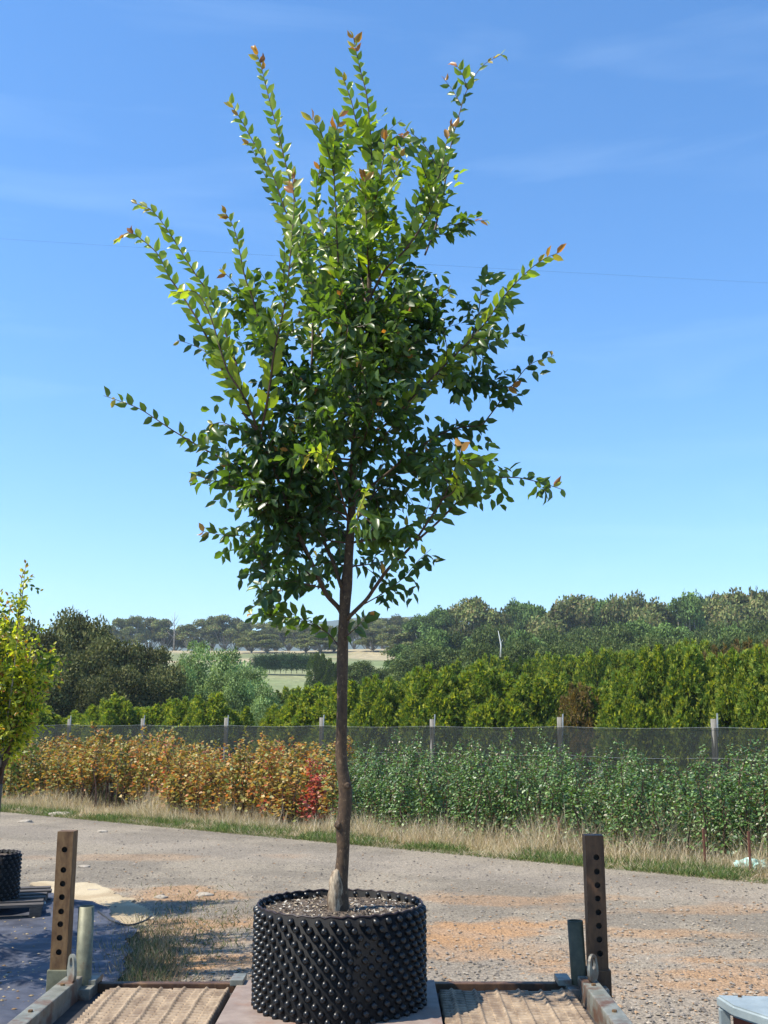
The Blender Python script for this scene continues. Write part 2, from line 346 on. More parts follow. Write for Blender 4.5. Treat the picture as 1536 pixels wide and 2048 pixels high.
class Foliage:
    def __init__(s): s.P = []; s.D = []; s.N = []; s.L = []; s.W = []; s.C = []
    def leaf(s, p, d, n, l, w, c): s.P.append(p); s.D.append(d); s.N.append(n); s.L.append(l); s.W.append(w); s.C.append(c)
    def build(s, name, m, parent, origin=Vector()):
        P = np.array([tuple(p - origin) for p in s.P]); me = leaves(name, P, [tuple(d) for d in s.D], [tuple(d) for d in s.N], s.L, s.W, s.C)
        return link(name, me, m, parent)
def rv(): return Vector(rng.normal(size=3)).normalized()
def rcol(kind):
    r = random.random(); j = random.uniform(.8, 1.25)
    if kind == 'tip': c = random.choice([(.42, .20, .06), (.36, .27, .07), (.34, .13, .05), (.30, .32, .07)])
    elif kind == 'shoot': c = mixc((.18, .27, .035), (.33, .38, .05), r)
    elif kind == 'yellow': c = mixc((.33, .33, .05), (.22, .29, .045), r)
    elif kind == 'gold': c = mixc((.52, .47, .055), (.28, .34, .045), r ** 1.3)
    elif kind == 'mid': c = mixc((.065, .115, .03), (.11, .165, .035), r)
    else: c = mixc((.028, .062, .024), (.055, .10, .03), r)
    return tuple(v * j for v in c)
def dress(fo, path, kind, l=.062, gap=.031, poly=None, tipk=True, droop=0.0, side=None, pw=.46):
    """two ranks of leaves along a stem"""
    ln = 0; nxt = 0; sgn = 1; tot = sum((path[i + 1] - path[i]).length for i in range(len(path) - 1))
    if side is None:
        side = rv(); side.y *= .5
    for i in range(len(path) - 1):
        seg = path[i + 1] - path[i]; ln += seg.length
        if ln < nxt: continue
        nxt = ln + gap * random.uniform(.75, 1.3); t = seg.normalized(); u = (side - t * side.dot(t))
        if u.length < .05: u = t.orthogonal()
        u.normalize(); sgn = -sgn; f = ln / tot
        d = t * (random.uniform(.8, 1.35) if kind in ('shoot', 'yellow', 'gold') else random.uniform(.45, .95)) + u * sgn * random.uniform(.55, .95) + rv() * .24 + Vector((0, 0, -droop * random.random()))
        n = t.cross(u) * (1 if random.random() < .8 else -1) + rv() * .35
        if n.z < 0: n = -n
        sz = l * (1.05 - .35 * f) * random.uniform(.78, 1.18)
        if poly:
            q = proj(path[i])
            if not inpoly(q[0], q[1], poly): return
        k = kind
        if tipk and f > .91 and random.random() < .8:
            k = 'tip'; d += rv() * .4
            if random.random() < .6: fo.leaf(path[i], t + rv() * .8, rv(), sz * .9, sz * .45, rcol('tip'))
        fo.leaf(path[i], d, n, sz * 1.12, sz * random.uniform(.56, .82) * pw / .46, rcol(k))
def twig(start, d, ln, bend, n=10):
    p = start.copy(); out = [p.copy()]; v = d.normalized()
    for i in range(n):
        v = (v + bend / n + rv() * .09).normalized(); p = p + v * (ln / n); out.append(p.copy())
    return out

# ------------------------------------------------------------------ the big potted tree
TY = 4.78
POLY = [(540, 1262), (500, 1232), (480, 1165), (432, 1095), (398, 1062), (440, 1035), (415, 990), (375, 948), (400, 905), (335, 872), (420, 850), (415, 790), (440, 745), (420, 700), (352, 682), (430, 655), (410, 590),
        (450, 560), (500, 590), (510, 500), (560, 560), (575, 400), (610, 470), (640, 330), (615, 335), (660, 250), (700, 190), (770, 175), (780, 250), (800, 240), (850, 300), (900, 250), (925, 330), (905, 400),
        (975, 440), (915, 475), (915, 505), (900, 560), (940, 600), (935, 560), (985, 540), (1030, 600), (985, 650), (1055, 672), (960, 700), (990, 750), (1050, 725), (1085, 745), (1040, 800), (985, 810), (900, 800), (880, 850), (960, 850), (1000, 870),
        (985, 905), (1040, 950), (1128, 975), (1110, 1010), (1020, 1000), (960, 1040), (935, 1085), (880, 1110), (850, 1140), (830, 1200), (760, 1210), (735, 1240), (715, 1290), (680, 1290), (640, 1262), (590, 1280)]
def P3(a):
    return at(a[0], a[1], TY + (a[2] if len(a) > 2 else 0))
pot_c = at(678, 2003, TY); ZD = pot_c.z; ZR = at(678, 1806, TY).z; PR = 330 / 2 / F * (TY * cp + (ZR - H) * sp)
tree = empty('potted_tree', (pot_c.x, TY, ZD))
tag(tree, 'tall young green tree in a knobbly black pot standing on the trailer deck', 'potted tree')
O0 = Vector((pot_c.x, TY, ZD))
def tube_part(name, path, r0, r1, parent, m, n=8, wob=.12, taper=1.0):
    k = len(path); mb = MB(); mb.tube([p - O0 for p in path], [r0 + (r1 - r0) * (i / (k - 1)) ** taper for i in range(k)], n, True, wob)
    return mb.build(name, m, parent, True)
px2m = lambda r: r / F * 4.75
TR = [(676, 1832, 0, 21), (677, 1805, 0, 19), (680, 1770, 0, 15.5), (684, 1735, 0, 13), (686, 1700, 0, 12), (686, 1660, 0, 13), (690, 1620, 0, 13.2), (691, 1585, 0, 13.2), (686, 1548, 0, 12.5), (682, 1500, 0, 11.2), (684, 1440, 0, 10.5), (685, 1380, 0, 10.2), (685, 1330, .01, 11),
      (686, 1280, .01, 10.6), (689, 1230, .01, 11.5), (692, 1180, .02, 11.5), (697, 1120, .03, 9.8), (701, 1060, .04, 9), (704, 1000, .05, 8.4), (706, 940, .05, 7.6), (709, 880, .04, 7.2), (716, 820, .03, 6.6), (726, 760, .02, 6), (733, 690, 0, 5.5), (738, 610, -.02, 4.8), (738, 520, -.03, 4.2), (736, 450, -.03, 3.6)]
tp = spline([P3(a) for a in TR], .015); rr = []
zs = [P3(a).z for a in TR]; rs = [px2m(a[3]) for a in TR]
mb = MB(); mb.tube([p - O0 for p in tp], [float(np.interp(p.z, zs, rs)) for p in tp], 14, True, .16)
trunk = mb.build('trunk', M['bark'], tree, True)
# scarred pale flare at the foot and a pruning knob
def scar(center, r, sx, sz, m, seed, name):
    bm = bmesh.new(); bmesh.ops.create_icosphere(bm, subdivisions=3, radius=1)
    for v in bm.verts:
        k = 1 + .3 * noise.noise(v.co * 2.2 + Vector((seed, 0, 0))) + .12 * noise.noise(v.co * 7)
        v.co = Vector((v.co.x * sx * k, v.co.y * r * k, v.co.z * sz * (1 + .1 * noise.noise(v.co * 3)))) + center - O0
    me = bpy.data.meshes.new(name); bm.to_mesh(me); bm.free(); me.polygons.foreach_set('use_smooth', [True] * len(me.polygons)); return link(name, me, m, trunk)
M['scar'] = surf('torn pale bark', (.13, .085, .05), (.56, .45, .32), 38, .85, 1, .010, (.06, .035, .02), .54, 26, stretch=(1, 1, .3))
scar(P3((671, 1793, -.028)), .026, px2m(15), px2m(50), M['scar'], 3, 'bark_scar')
scar(P3((677, 1650, -.015)), .020, px2m(8), px2m(9), M['bark'], 8, 'knob')
scar(P3((694, 1572, -.020)), .014, px2m(8), px2m(8), M['bark'], 5, 'knob')
fol = Foliage()
# limbs: (points, r0 px, r1 px, leaf kind, leafy from, shoot leaves, twig density per metre)
LIMBS = [
    ([(688, 1240), (678, 1217, .02), (654, 1190, .0), (637, 1156, -.04), (617, 1112, -.08), (597, 1068, -.1), (583, 1034, -.12), (560, 970, -.15), (535, 905, -.17), (520, 866, -.18)], 6.5, 4.2, 'dark', .45, 0, 30),
    ([(520, 866, -.18), (490, 830, -.2), (473, 788, -.22), (450, 752, -.22), (428, 703, -.22), (408, 664, -.22), (388, 628, -.22), (356, 579, -.2), (336, 550, -.2), (318, 512, -.19), (290, 484, -.18), (258, 466, -.18), (228, 484, -.18)], 3.6, .9, 'shoot', .3, 1, 2),
    ([(520, 866, -.18), (486, 791, -.25), (457, 745, -.27), (440, 697, -.28), (428, 654, -.28), (408, 605, -.28), (385, 582, -.28), (345, 588, -.28)], 3.2, .9, 'shoot', .2, 1, 5),
    ([(520, 866, -.18), (528, 836, -.24), (541, 762, -.3), (548, 706, -.34), (568, 615, -.38), (577, 550, -.4), (583, 480, -.4), (588, 410, -.38), (584, 345, -.36)], 3.4, .9, 'shoot', .12, 1, 4),
    ([(486, 791, -.2), (470, 720, -.15), (440, 640, -.12), (414, 583, -.1), (392, 550, -.1), (360, 500, -.1), (328, 450, -.1), (300, 418, -.1), (264, 405, -.1)], 2.8, .9, 'shoot', .25, 1, 3),
    ([(683, 1175, 0), (668, 1129, .02), (658, 1105, .03), (647, 1078, .05), (630, 1010, .06), (612, 930, .06), (600, 850, .05), (585, 770, .04), (560, 720, 0), (528, 690, -.02)], 5, 3.2, 'dark', .4, 0, 30),
    ([(528, 690, -.02), (522, 664, -.03), (506, 600, -.05), (489, 550, -.06), (473, 473, -.07), (460, 440, -.07), (446, 420, -.07)], 2.6, .8, 'shoot', .1, 1, 6),
    ([(600, 850, .05), (620, 760, .1), (625, 660, .14), (622, 560, .17), (608, 470, .2), (590, 400, .2), (572, 330, .2), (556, 265, .2), (540, 205, .2), (524, 140, .2), (510, 95, .2)], 3.6, .9, 'shoot', .45, 1, 10),
    ([(622, 600, .15), (600, 500, .1), (570, 420, .08), (543, 345, .08), (510, 290, .08), (482, 240, .08), (460, 205, .08)], 2.6, .9, 'shoot', .3, 1, 5),
    ([(622, 560, .17), (585, 470, .26), (550, 395, .28), (520, 330, .28), (497, 285, .28)], 2.2, .8, 'mid', .2, 1, 4),
    ([(709, 880, .04), (690, 780, -.1), (684, 690, -.18), (680, 600, -.22), (676, 520, -.25), (672, 430, -.26), (668, 330, -.27), (674, 260, -.27), (680, 225, -.27)], 4, 1, 'shoot', .35, 1, 11),
    ([(668, 350, -.27), (655, 300, -.3), (640, 262, -.32), (622, 236, -.33)], 1.8, .8, 'shoot', .0, 1, 0),
    ([(736, 450, -.03), (736, 380, -.04), (743, 330, -.05), (741, 270, -.05), (733, 190, -.05), (718, 130, -.05), (706, 72, -.05)], 3.4, .9, 'shoot', .0, 1, 6),
    ([(741, 300, -.05), (715, 250, -.1), (702, 200, -.12), (684, 150, -.12)], 1.8, .8, 'shoot', .1, 1, 2),
    ([(743, 330, 0), (760, 280, .05), (790, 250, .05), (803, 240, .05)], 1.5, .7, 'mid', .1, 1, 0),
    ([(738, 600, 0), (770, 540, -.05), (810, 500, -.08), (850, 440, -.1), (870, 380, -.1), (885, 330, -.12), (893, 285, -.12), (906, 250, -.12)], 3.4, 1, 'shoot', .3, 1, 10),
    ([(850, 510, .05), (872, 450, .1), (882, 400, .12), (893, 350, .12), (902, 290, .12), (918, 230, .12), (935, 178, .12), (965, 132, .12), (1005, 108, .12)], 2.8, .8, 'mid', .25, .7, 4),
    ([(935, 180, .12), (925, 150, .1), (912, 128, .1)], 1.3, .7, 'shoot', .0, 1, 0),
    ([(922, 210, .12), (905, 180, .14), (888, 158, .14)], 1.2, .7, 'mid', .0, 1, 0),
    ([(872, 440, .1), (860, 380, .0), (840, 320, -.05), (820, 285, -.05), (800, 270, -.05)], 2, .8, 'shoot', .0, 1, 4),
    ([(880, 350, -.1), (862, 310, -.14), (840, 280, -.14), (815, 262, -.14)], 1.6, .7, 'mid', .0, 1, 0),
    ([(733, 690, 0), (760, 620, .1), (790, 560, .15), (830, 495, .18), (880, 458, .2), (930, 445, .2), (975, 440, .2)], 3, .8, 'dark', .2, 1, 14),
    ([(716, 820, .03), (760, 740, .1), (820, 680, .12), (870, 610, .14), (905, 580, .12)], 3.4, 1, 'dark', .2, 1, 16),
    ([(709, 880, .04), (770, 850, -.05), (830, 790, -.1), (880, 740, -.12), (940, 680, -.12), (975, 640, -.12), (1006, 595, -.12), (1048, 549, -.12), (1085, 520, -.12), (1118, 505, -.12)], 4, .9, 'shoot', .3, 1, 14),
    ([(940, 680, -.1), (955, 640, .02), (960, 600, .05), (965, 565, .06), (975, 542, .06)], 2, .8, 'dark', .0, 1, 10),
    ([(900, 715, -.1), (946, 697, -.05), (991, 683, -.03), (1027, 665, -.03), (1055, 672, -.03)], 1.6, .7, 'dark', .35, 1, 0),
    ([(704, 1000, .05), (770, 950, .12), (830, 900, .16), (900, 860, .17), (960, 850, .15), (977, 834, .15), (1030, 764, .13), (1062, 728, .12), (1108, 711, .12)], 4.2, .9, 'dark', .25, 1, 13),
    ([(880, 740, .05), (930, 760, .1), (985, 770, .12), (1030, 775, .12)], 2, .8, 'dark', .0, 1, 12),
    ([(694, 1240), (702, 1230, -.02), (732, 1200, -.04), (749, 1176, -.06), (779, 1135, -.08), (820, 1095, -.1), (858, 1040, -.12), (890, 990, -.15), (912, 930, -.18), (922, 885, -.2)], 6, 1.6, 'mid', .55, 1, 10),
    ([(830, 1085, -.1), (880, 1040, -.1), (930, 990, -.1), (980, 960, -.1), (1030, 955, -.1), (1080, 965, -.1), (1128, 980, -.1)], 3.2, .9, 'mid', .2, 1, 13),
    ([(725, 1210, 0), (760, 1190, .06), (803, 1159, .1), (833, 1125, .12), (862, 1098, .12)], 1.8, .7, 'dark', .2, 1, 9),
    ([(701, 1060, .04), (740, 1000, .2), (790, 940, .35), (840, 900, .4), (870, 880, .42)], 3.4, 1, 'dark', .2, 1, 20),
    ([(460, 925, -.1), (434, 912, -.05), (392, 889, -.05), (349, 863, -.05), (310, 837, -.05), (278, 817, -.05), (245, 804, -.05), (207, 791, -.05)], 2.4, .8, 'mid', .0, 1, 3),
    ([(617, 1112, -.08), (570, 1050, -.05), (530, 990, -.08), (495, 945, -.1), (460, 925, -.1)], 3.2, 2.4, 'dark', .1, 1, 20),
    ([(630, 1160, -.04), (600, 1130, .0), (575, 1105, .05), (540, 1080, .06), (490, 1072, .06), (445, 1070, .06), (402, 1062, .06)], 2.6, .8, 'mid', .3, 1, 12),
    ([(640, 1175, .0), (600, 1165, -.1), (550, 1150, -.14), (510, 1145, -.15), (478, 1160, -.15)], 2, .8, 'dark', .15, 1, 12),
    ([(682, 1300, .0), (672, 1285, .02), (650, 1262, .05), (610, 1245, .08), (560, 1232, .08), (498, 1228, .08)], 2, .8, 'mid', .15, 1, 12),
    ([(690, 1275, .0), (705, 1262, -.05), (722, 1245, -.08), (740, 1225, -.1)], 1.5, .8, 'dark', .1, 1, 8),
    ([(583, 1034, -.1), (520, 1000, -.2), (470, 975, -.22), (420, 960, -.22), (378, 945, -.22)], 2.4, .8, 'mid', .1, 1, 13),
    ([(428, 720, -.2), (405, 700, -.1), (380, 688, -.08), (354, 680, -.08)], 1.3, .7, 'dark', .0, 1, 0),
    ([(520, 870, -.15), (480, 860, -.2), (445, 845, -.22), (420, 850, -.22)], 1.8, .8, 'mid', .0, 1, 10),
    ([(560, 720, 0), (520, 640, .1), (480, 580, .12), (440, 535, .12)], 2, .8, 'mid', .1, 1, 10),
    ([(701, 1060, .04), (680, 980, -.2), (660, 930, -.4), (635, 905, -.55), (612, 915, -.6)], 3, .9, 'yellow', .6, 1, 8),
    ([(704, 1000, .05), (715, 980, -.2), (730, 985, -.4), (722, 1010, -.55), (705, 1045, -.6)], 2.4, .9, 'yellow', .6, 1, 5),
    ([(880, 1000, -.15), (905, 985, -.35), (915, 960, -.5), (920, 915, -.6), (925, 885, -.62)], 2.4, .9, 'yellow', .35, 1, 6),
]
LIMBS += [([(736, 520, -.03), (700, 430, .1), (690, 350, .15), (700, 270, .15)], 2, .9, 'shoot', .1, 1, 12), ([(736, 500, -.03), (765, 420, .12), (790, 350, .15), (800, 300, .15)], 2, .9, 'shoot', .1, 1, 10),
    ([(736, 480, -.03), (752, 400, -.15), (765, 330, -.2), (772, 262, -.2)], 2, .9, 'shoot', .1, 1, 10), ([(678, 560, -.2), (650, 480, -.1), (632, 400, -.05), (640, 330, -.05)], 2, .9, 'shoot', .1, 1, 12),
    ([(810, 500, -.08), (830, 420, .0), (850, 350, .02), (852, 300, .02)], 2, .9, 'shoot', .1, 1, 12), ([(738, 610, 0), (715, 520, .2), (720, 440, .25), (725, 370, .25)], 2.2, .9, 'mid', .1, 1, 16),
    ([(738, 560, -.02), (735, 500, -.12), (732, 430, -.14), (730, 350, -.14)], 2, .9, 'shoot', .0, 1, 12)]
# the limbs that run away from and towards the viewer, filling the crown
for k in range(44):
    t = random.random() ** 1.1; b = tp[int(len(tp) * (.46 + .42 * t))]; u, v = proj(b); a = random.uniform(0, 2 * math.pi)
    sx, sy = math.cos(a), math.sin(a); reach = random.uniform(90, 225) * (1 - .3 * abs(t - .45))
    rise = random.uniform(10, 170)
    dep = sy * random.uniform(.3, .62)
    LIMBS.append(([(u, v, b.y - TY), (u + sx * reach * .35, v - rise * .3, dep * .4), (u + sx * reach * .7, v - rise * .65, dep * .8), (u + sx * reach, v - rise, dep)], 2.8, .9, random.choice(['dark', 'dark', 'mid']), .18, 1, 11))
nb = 0
for pts, r0, r1, kind, f0, shoot, dens in LIMBS:
    path = spline([P3(a) for a in pts], .012)
    ln = sum((path[i + 1] - path[i]).length for i in range(len(path) - 1)); n = len(path)
    tube_part('branch', path, px2m(r0) * .8, px2m(r1) * .62, tree, M['bark'] if r0 > 3.9 else M['twig'], 6, .05)
    if shoot:
        side = (path[n // 2 + 1] - path[n // 2 - 1]).normalized().cross(Vector((0, 1, 0))) + rv() * .4
        dress(fol, path[int(n * (f0 * (.45 if kind == 'shoot' else 1))):], kind, .073 if kind in ('shoot', 'yellow') else .062, (.0175 if kind == 'shoot' else .023) / shoot, side=side, droop=0 if kind in ('shoot', 'mid') else .5)
    kk = 'mid' if kind in ('shoot', 'yellow') else kind
    for j in range(int(ln * (1 - f0) * dens * 1.6)):
        f = f0 + (1 - f0) * random.random() ** 1.15 * .95; i = int(f * (n - 1)); p = path[i]
        u, v = proj(p)
        if not inpoly(u, v, POLY): continue
        if v < 600 and random.random() < (.5 if v < 500 else .25): continue
        t = (path[min(i + 2, n - 1)] - path[max(0, i - 2)]).normalized(); out = (p - Vector((-.15, TY, p.z))); out = out.normalized() if out.length > .05 else rv()
        d = t * .5 + rv() * .9 + out * .35; up = p.z > 3.2
        ll = random.uniform(.14, .34) * (1 - .3 * f); tw = twig(p, d, ll, Vector((0, 0, .5 if up else -.5)), 9)
        kj = kk
        if kk == 'dark' and v < 620: kj = 'mid'
        if v < 480 and random.random() < .5: kj = 'shoot'
        dress(fol, tw, kj, random.uniform(.056, .074), .027, POLY, tipk=False, droop=.7 if not up else .2)
        q = proj(tw[-1])
        if inpoly(q[0], q[1], POLY):
            mbt = MB(); nb += 1
            fol.__dict__.setdefault('tw', []).append(tw)
            for _ in range(3):
                m_ = random.randrange(2, 7); d2 = (tw[m_ + 1] - tw[m_]).normalized() + rv() * .9
                t2 = twig(tw[m_], d2, random.uniform(.07, .16), Vector((0, 0, -.4)), 6); dress(fol, t2, kj, random.uniform(.052, .068), .027, POLY, tipk=False, droop=.6)
mbt = MB()
for tw in fol.tw: mbt.tube([p - O0 for p in tw[::2]], [.0022, .002, .0017, .0014, .001][:len(tw[::2])], 4, False)
crown = fol.build('crown', M['leaf'], tree, O0)
mbt = mbt.build('twigs', M['twig'], tree); bm = bmesh.new(); bm.from_mesh(crown.data); k_ = len(bm.faces); bm.from_mesh(mbt.data); bm.faces.ensure_lookup_table()
for f_ in bm.faces[k_:]: f_.material_index = 1
bm.to_mesh(crown.data); bm.free(); crown.data.materials.append(M['twig']); bpy.data.objects.remove(mbt)
print('hero leaves', len(fol.P), 'twigs', len(fol.tw))
# the pot: a thin curved wall covered in moulded studs
def knobbly_pot(parent, R, Ht, cols, rows, base=Vector(), stud=.0148, seam=True):
    mb = MB(); n = 96; prof = [(R, 0), (R, Ht), (R - .006, Ht), (R - .006, .02)]
    V = []; Fc = []
    for k, (r, z) in enumerate(prof):
        for j in range(n):
            a = 2 * math.pi * j / n; w = 1 + .006 * math.sin(3 * a + 1) + .001 * math.sin(cols * a) * (k in (1, 2)); V.append((math.cos(a) * r * w, math.sin(a) * r * w, z + (.004 * math.sin(cols * a) if z == Ht else 0)))
    for k in range(3):
        for j in range(n): Fc.append((k * n + j, k * n + (j + 1) % n, (k + 1) * n + (j + 1) % n, (k + 1) * n + j))
    mb.add(V, Fc); nwall = len(mb.F)
    dz = Ht / rows
    for rw in range(rows + 1):
        z = dz * (rw + .3)
        for c in range(cols):
            a = 2 * math.pi * (c + .5 * (rw % 2) + .06 * rw) / cols; w = 1 + .006 * math.sin(3 * a + 1)
            er = Vector((math.cos(a), math.sin(a), 0)); et = Vector((-math.sin(a), math.cos(a), 0)); ez = Vector((0, 0, 1)); c0 = er * (R * w - .001) + ez * min(z, Ht - .006)
            if z > Ht - .004: continue
            k = 10; rings = [(1.0, 0), (.93, .42), (.76, .78), (.52, .98), (.26, 1.05), (.15, .92)]; b = len(mb.V); jit = random.uniform(.9, 1.08)
            for rr_, h in rings:
                for j in range(k):
                    t = 2 * math.pi * j / k
                    mb.V.append(tuple(c0 + er * h * stud * 1.15 * jit - ez * h * stud * .25 + (et * math.cos(t) * rr_ + ez * math.sin(t) * rr_) * stud))
            for q in range(len(rings) - 1):
                for j in range(k): mb.F.append((b + q * k + j, b + q * k + (j + 1) % k, b + (q + 1) * k + (j + 1) % k, b + (q + 1) * k + j))
            mb.F.append(tuple(b + (len(rings) - 1) * k + j for j in range(k)))
    # inner faces of the studs show round the rim
    for c in range(cols):
        a = 2 * math.pi * (c + .5) / cols; er = Vector((math.cos(a), math.sin(a), 0)); et = Vector((-math.sin(a), math.cos(a), 0)); c0 = er * (R - .006) + Vector((0, 0, Ht - .014)); b = len(mb.V)
        for rr_, h in [(1, 0), (.75, .7), (.35, 1)]:
            for j in range(8):
                t = 2 * math.pi * j / 8; mb.V.append(tuple(c0 - er * h * .011 + (et * math.cos(t) + Vector((0, 0, 1)) * math.sin(t)) * rr_ * .0125))
        for q in range(2):
            for j in range(8): mb.F.append((b + q * 8 + j, b + (q + 1) * 8 + j, b + (q + 1) * 8 + (j + 1) % 8, b + q * 8 + (j + 1) % 8))
        mb.F.append(tuple(b + 16 + j for j in reversed(range(8))))
    pot = mb.build('pot', M['pot'], parent, True); pot.location = base; pot.data.materials.append(M['potwall']) if len(pot.data.materials) < 2 else None
    for pl_ in pot.data.polygons[:nwall]: pl_.material_index = 1
    ring = MB(); pts = [(math.cos(2 * math.pi * j / n) * (R - .003) * (1 + .006 * math.sin(3 * 2 * math.pi * j / n + 1)), math.sin(2 * math.pi * j / n) * (R - .003) * (1 + .006 * math.sin(3 * 2 * math.pi * j / n + 1)), Ht + .002 + .004 * math.sin(cols * 2 * math.pi * j / n)) for j in range(n + 1)]
    ring.tube(pts, .0042, 6, False); ring.build('rim', M['rim'], pot, True)
    V = [(0, 0, Ht - .028)]; Fc = []; nr = 40
    for i in range(1, nr + 1):
        for j in range(n):
            a = 2 * math.pi * j / n; r = (R - .007) * i / nr; x, y = math.cos(a) * r, math.sin(a) * r
            V.append((x, y, Ht - .030 + .010 * noise.noise(Vector((x * 9, y * 9, 2))) + .005 * noise.noise(Vector((x * 45, y * 45, 5)))))
    for j in range(n): Fc.append((0, 1 + j, 1 + (j + 1) % n))
    for i in range(nr - 1):
        for j in range(n): Fc.append((1 + i * n + j, 1 + (i + 1) * n + j, 1 + (i + 1) * n + (j + 1) % n, 1 + i * n + (j + 1) % n))
    MB().add(V, Fc).build('soil', M['soil'], pot, True)
    return pot
PH = ZR - ZD - .002
pot = knobbly_pot(tree, PR, PH, 38, 14, Vector((0, 0, .002)))
# overlap of the wall sheet and chips on the soil
mb = MB(); a0 = math.radians(-84); pts = []
for k in range(30):
    f = k / 29; a = a0 + f * 1.35; r = PR - .03 + .028 * f ** .7; pts.append((math.cos(a) * r, math.sin(a) * r))
V = []; Fc = []
for x, y in pts: V += [(x, y, PH - .05), (x, y, PH - .004), (x * .985, y * .985, PH - .004), (x * .985, y * .985, PH - .05)]
for k in range(29):
    for q in range(3): Fc.append((k * 4 + q, k * 4 + 4 + q, k * 4 + 5 + q, k * 4 + 1 + q))
mb.add(V, Fc).build('overlap_strip', M['rim'], pot)
n = 1500; a = rng.uniform(0, 6.28, n); r = (PR - .02) * np.sqrt(rng.random(n)); Pc = np.stack([np.cos(a) * r, np.sin(a) * r, np.full(n, PH - .024)], 1)
d = unit(n); d[:, 2] *= .3; nn_ = unit(n); nn_[:, 2] = np.abs(nn_[:, 2]) + .6
cc = np.array([(.06, .045, .035), (.17, .125, .09), (.34, .28, .2), (.48, .44, .38), (.09, .07, .05)])[rng.integers(0, 5, n)]
link('mulch_chips', leaves('mulch_chips', Pc, d, nn_, rng.uniform(.008, .026, n), rng.uniform(.004, .009, n), cc, 'kite'), M['speck'], pot)

# ------------------------------------------------------------------ the trailer
YR = 5.16; XL = -1.385; XR = .90; Y0 = 2.3; zf = ZD - .045
trl = empty('flatbed_trailer', (-.24, 3.7, 0)); T0 = Vector((-.24, 3.7, 0))
tag(trl, 'low steel flatbed trailer with ribbed floor panels and rusty drilled corner posts', 'trailer')
def tb(mb, name, m, smooth=False):
    mb.V = [tuple(Vector(v) - T0) for v in mb.V]; return mb.build(name, m, trl, smooth)
tb(MB().box((XL + .03, Y0, zf - .03), (XR - .03, YR - .05, zf)), 'tray_floor', M['bed'])
for x0, x1 in ((XL - .045, XL + .03), (XR - .03, XR + .045)):
    tb(MB().box((x0, Y0, zf - .06), (x1, YR - .12, ZD + .045), .006), 'side_rail', M['steel'])
tb(MB().box((XL + .035, YR - .045, zf - .07), (XR - .035, YR + .0, ZD - .006), .004), 'rear_beam', M['rustdark'])
for px in (475, 1128, 182):
    p = gnd(px, 1962, ZD + .01); tb(MB().box((p.x - .03, YR - .10, ZD - .004), (p.x + .03, YR + .03, ZD + .022), .003).box((p.x - .03, YR + .004, ZD - .04), (p.x + .03, YR + .012, ZD + .0), 0), 'latch_tab', M['steel'])
for y in (2.6, 3.3, 4.0, 4.7): tb(MB().box((XL + .03, y, zf - .12), (XR - .03, y + .06, zf - .033)), 'cross_beam', M['bed'])
# centre plate the pot stands on
tb(MB().box((-.665, Y0, ZD - .012), (.232, YR - .002, ZD), .003), 'centre_plate', M['plate'])
# ribbed panels: long ridges crossed by fine rungs
def ribbed(x0, x1, y0, y1, seed):
    xs = np.linspace(x0, x1, int((x1 - x0) / .0045)); ys = np.linspace(y0, y1, int((y1 - y0) / .0042)); X, Y = np.meshgrid(xs, ys)
    W = np.array([[noise.noise(Vector((x * 3.1 + seed, y * 2.3, 0))) for x in xs[::6]] for y in ys[::12]]); 
    yi = np.clip(np.arange(len(ys)) / 12, 0, W.shape[0] - 1.001); xi = np.clip(np.arange(len(xs)) / 6, 0, W.shape[1] - 1.001)
    y_, x_ = yi.astype(int), xi.astype(int); fy, fx = (yi - y_)[:, None], (xi - x_)[None]
    Wn = W[y_][:, x_] * (1 - fy) * (1 - fx) + W[y_ + 1][:, x_] * fy * (1 - fx) + W[y_][:, x_ + 1] * (1 - fy) * fx + W[y_ + 1][:, x_ + 1] * fy * fx
    ph = ((X - x0) / .098 + .10 * Wn) % 1; ridge = np.clip(1 - np.abs(ph - .5) / .13, 0, 1); ridge = ridge * ridge * (3 - 2 * ridge)
    ph2 = ((Y - y0) / .040 + .5 * Wn + .35 * np.floor((X - x0) / .098)) % 1; rung = np.clip((.33 - np.abs(ph2 - .5)) / .08, 0, 1)
    Z = ZD - .012 + .010 * Wn + .022 * ridge + .026 * rung * (1 - ridge * .5) - .016
    Z[0] -= .02; Z[:, 0] -= .03; Z[:, -1] -= .03; Z[-1] -= .03
    X = X + .008 * np.sin(ph2 * 6.28) * (X < x0 + .02) * 1.0
    V = np.stack([X, Y, Z], -1).reshape(-1, 3) - np.array(T0); nx, ny = len(xs), len(ys)
    I = (np.arange(ny - 1)[:, None] * nx + np.arange(nx - 1)[None]).reshape(-1); Fc = np.stack([I, I + 1, I + nx + 1, I + nx], 1)
    return link('ribbed_panel', npmesh('ribbed_panel', V, Fc, None, True), M['mat'], trl)
ribbed(-1.235, -.685, 3.6, YR - .14, 2); ribbed(.25, .835, 3.6, YR - .16, 5)
tb(MB().box((-1.235, Y0, ZD - .03), (-.685, 3.59, ZD), .003), 'floor_board', M['mat']); tb(MB().box((.25, Y0, ZD - .03), (.835, 3.59, ZD), .003), 'floor_board', M['mat'])
for x in (XL - .047, XR + .047):
    for y in (2.9, 3.6, 4.25, 4.75):
        sx = -1 if x < 0 else 1; tb(MB().tube([(x, y, ZD - .01), (x + sx * .012, y, ZD - .01)], .011, 6), 'bolt', M['rustdark'])
for x in (XL - .008, XR + .008):
    for y in (4.44, 4.86): tb(MB().tube([(x, y, ZD + .044), (x, y, ZD + .053)], .010, 6), 'bolt', M['rust'])
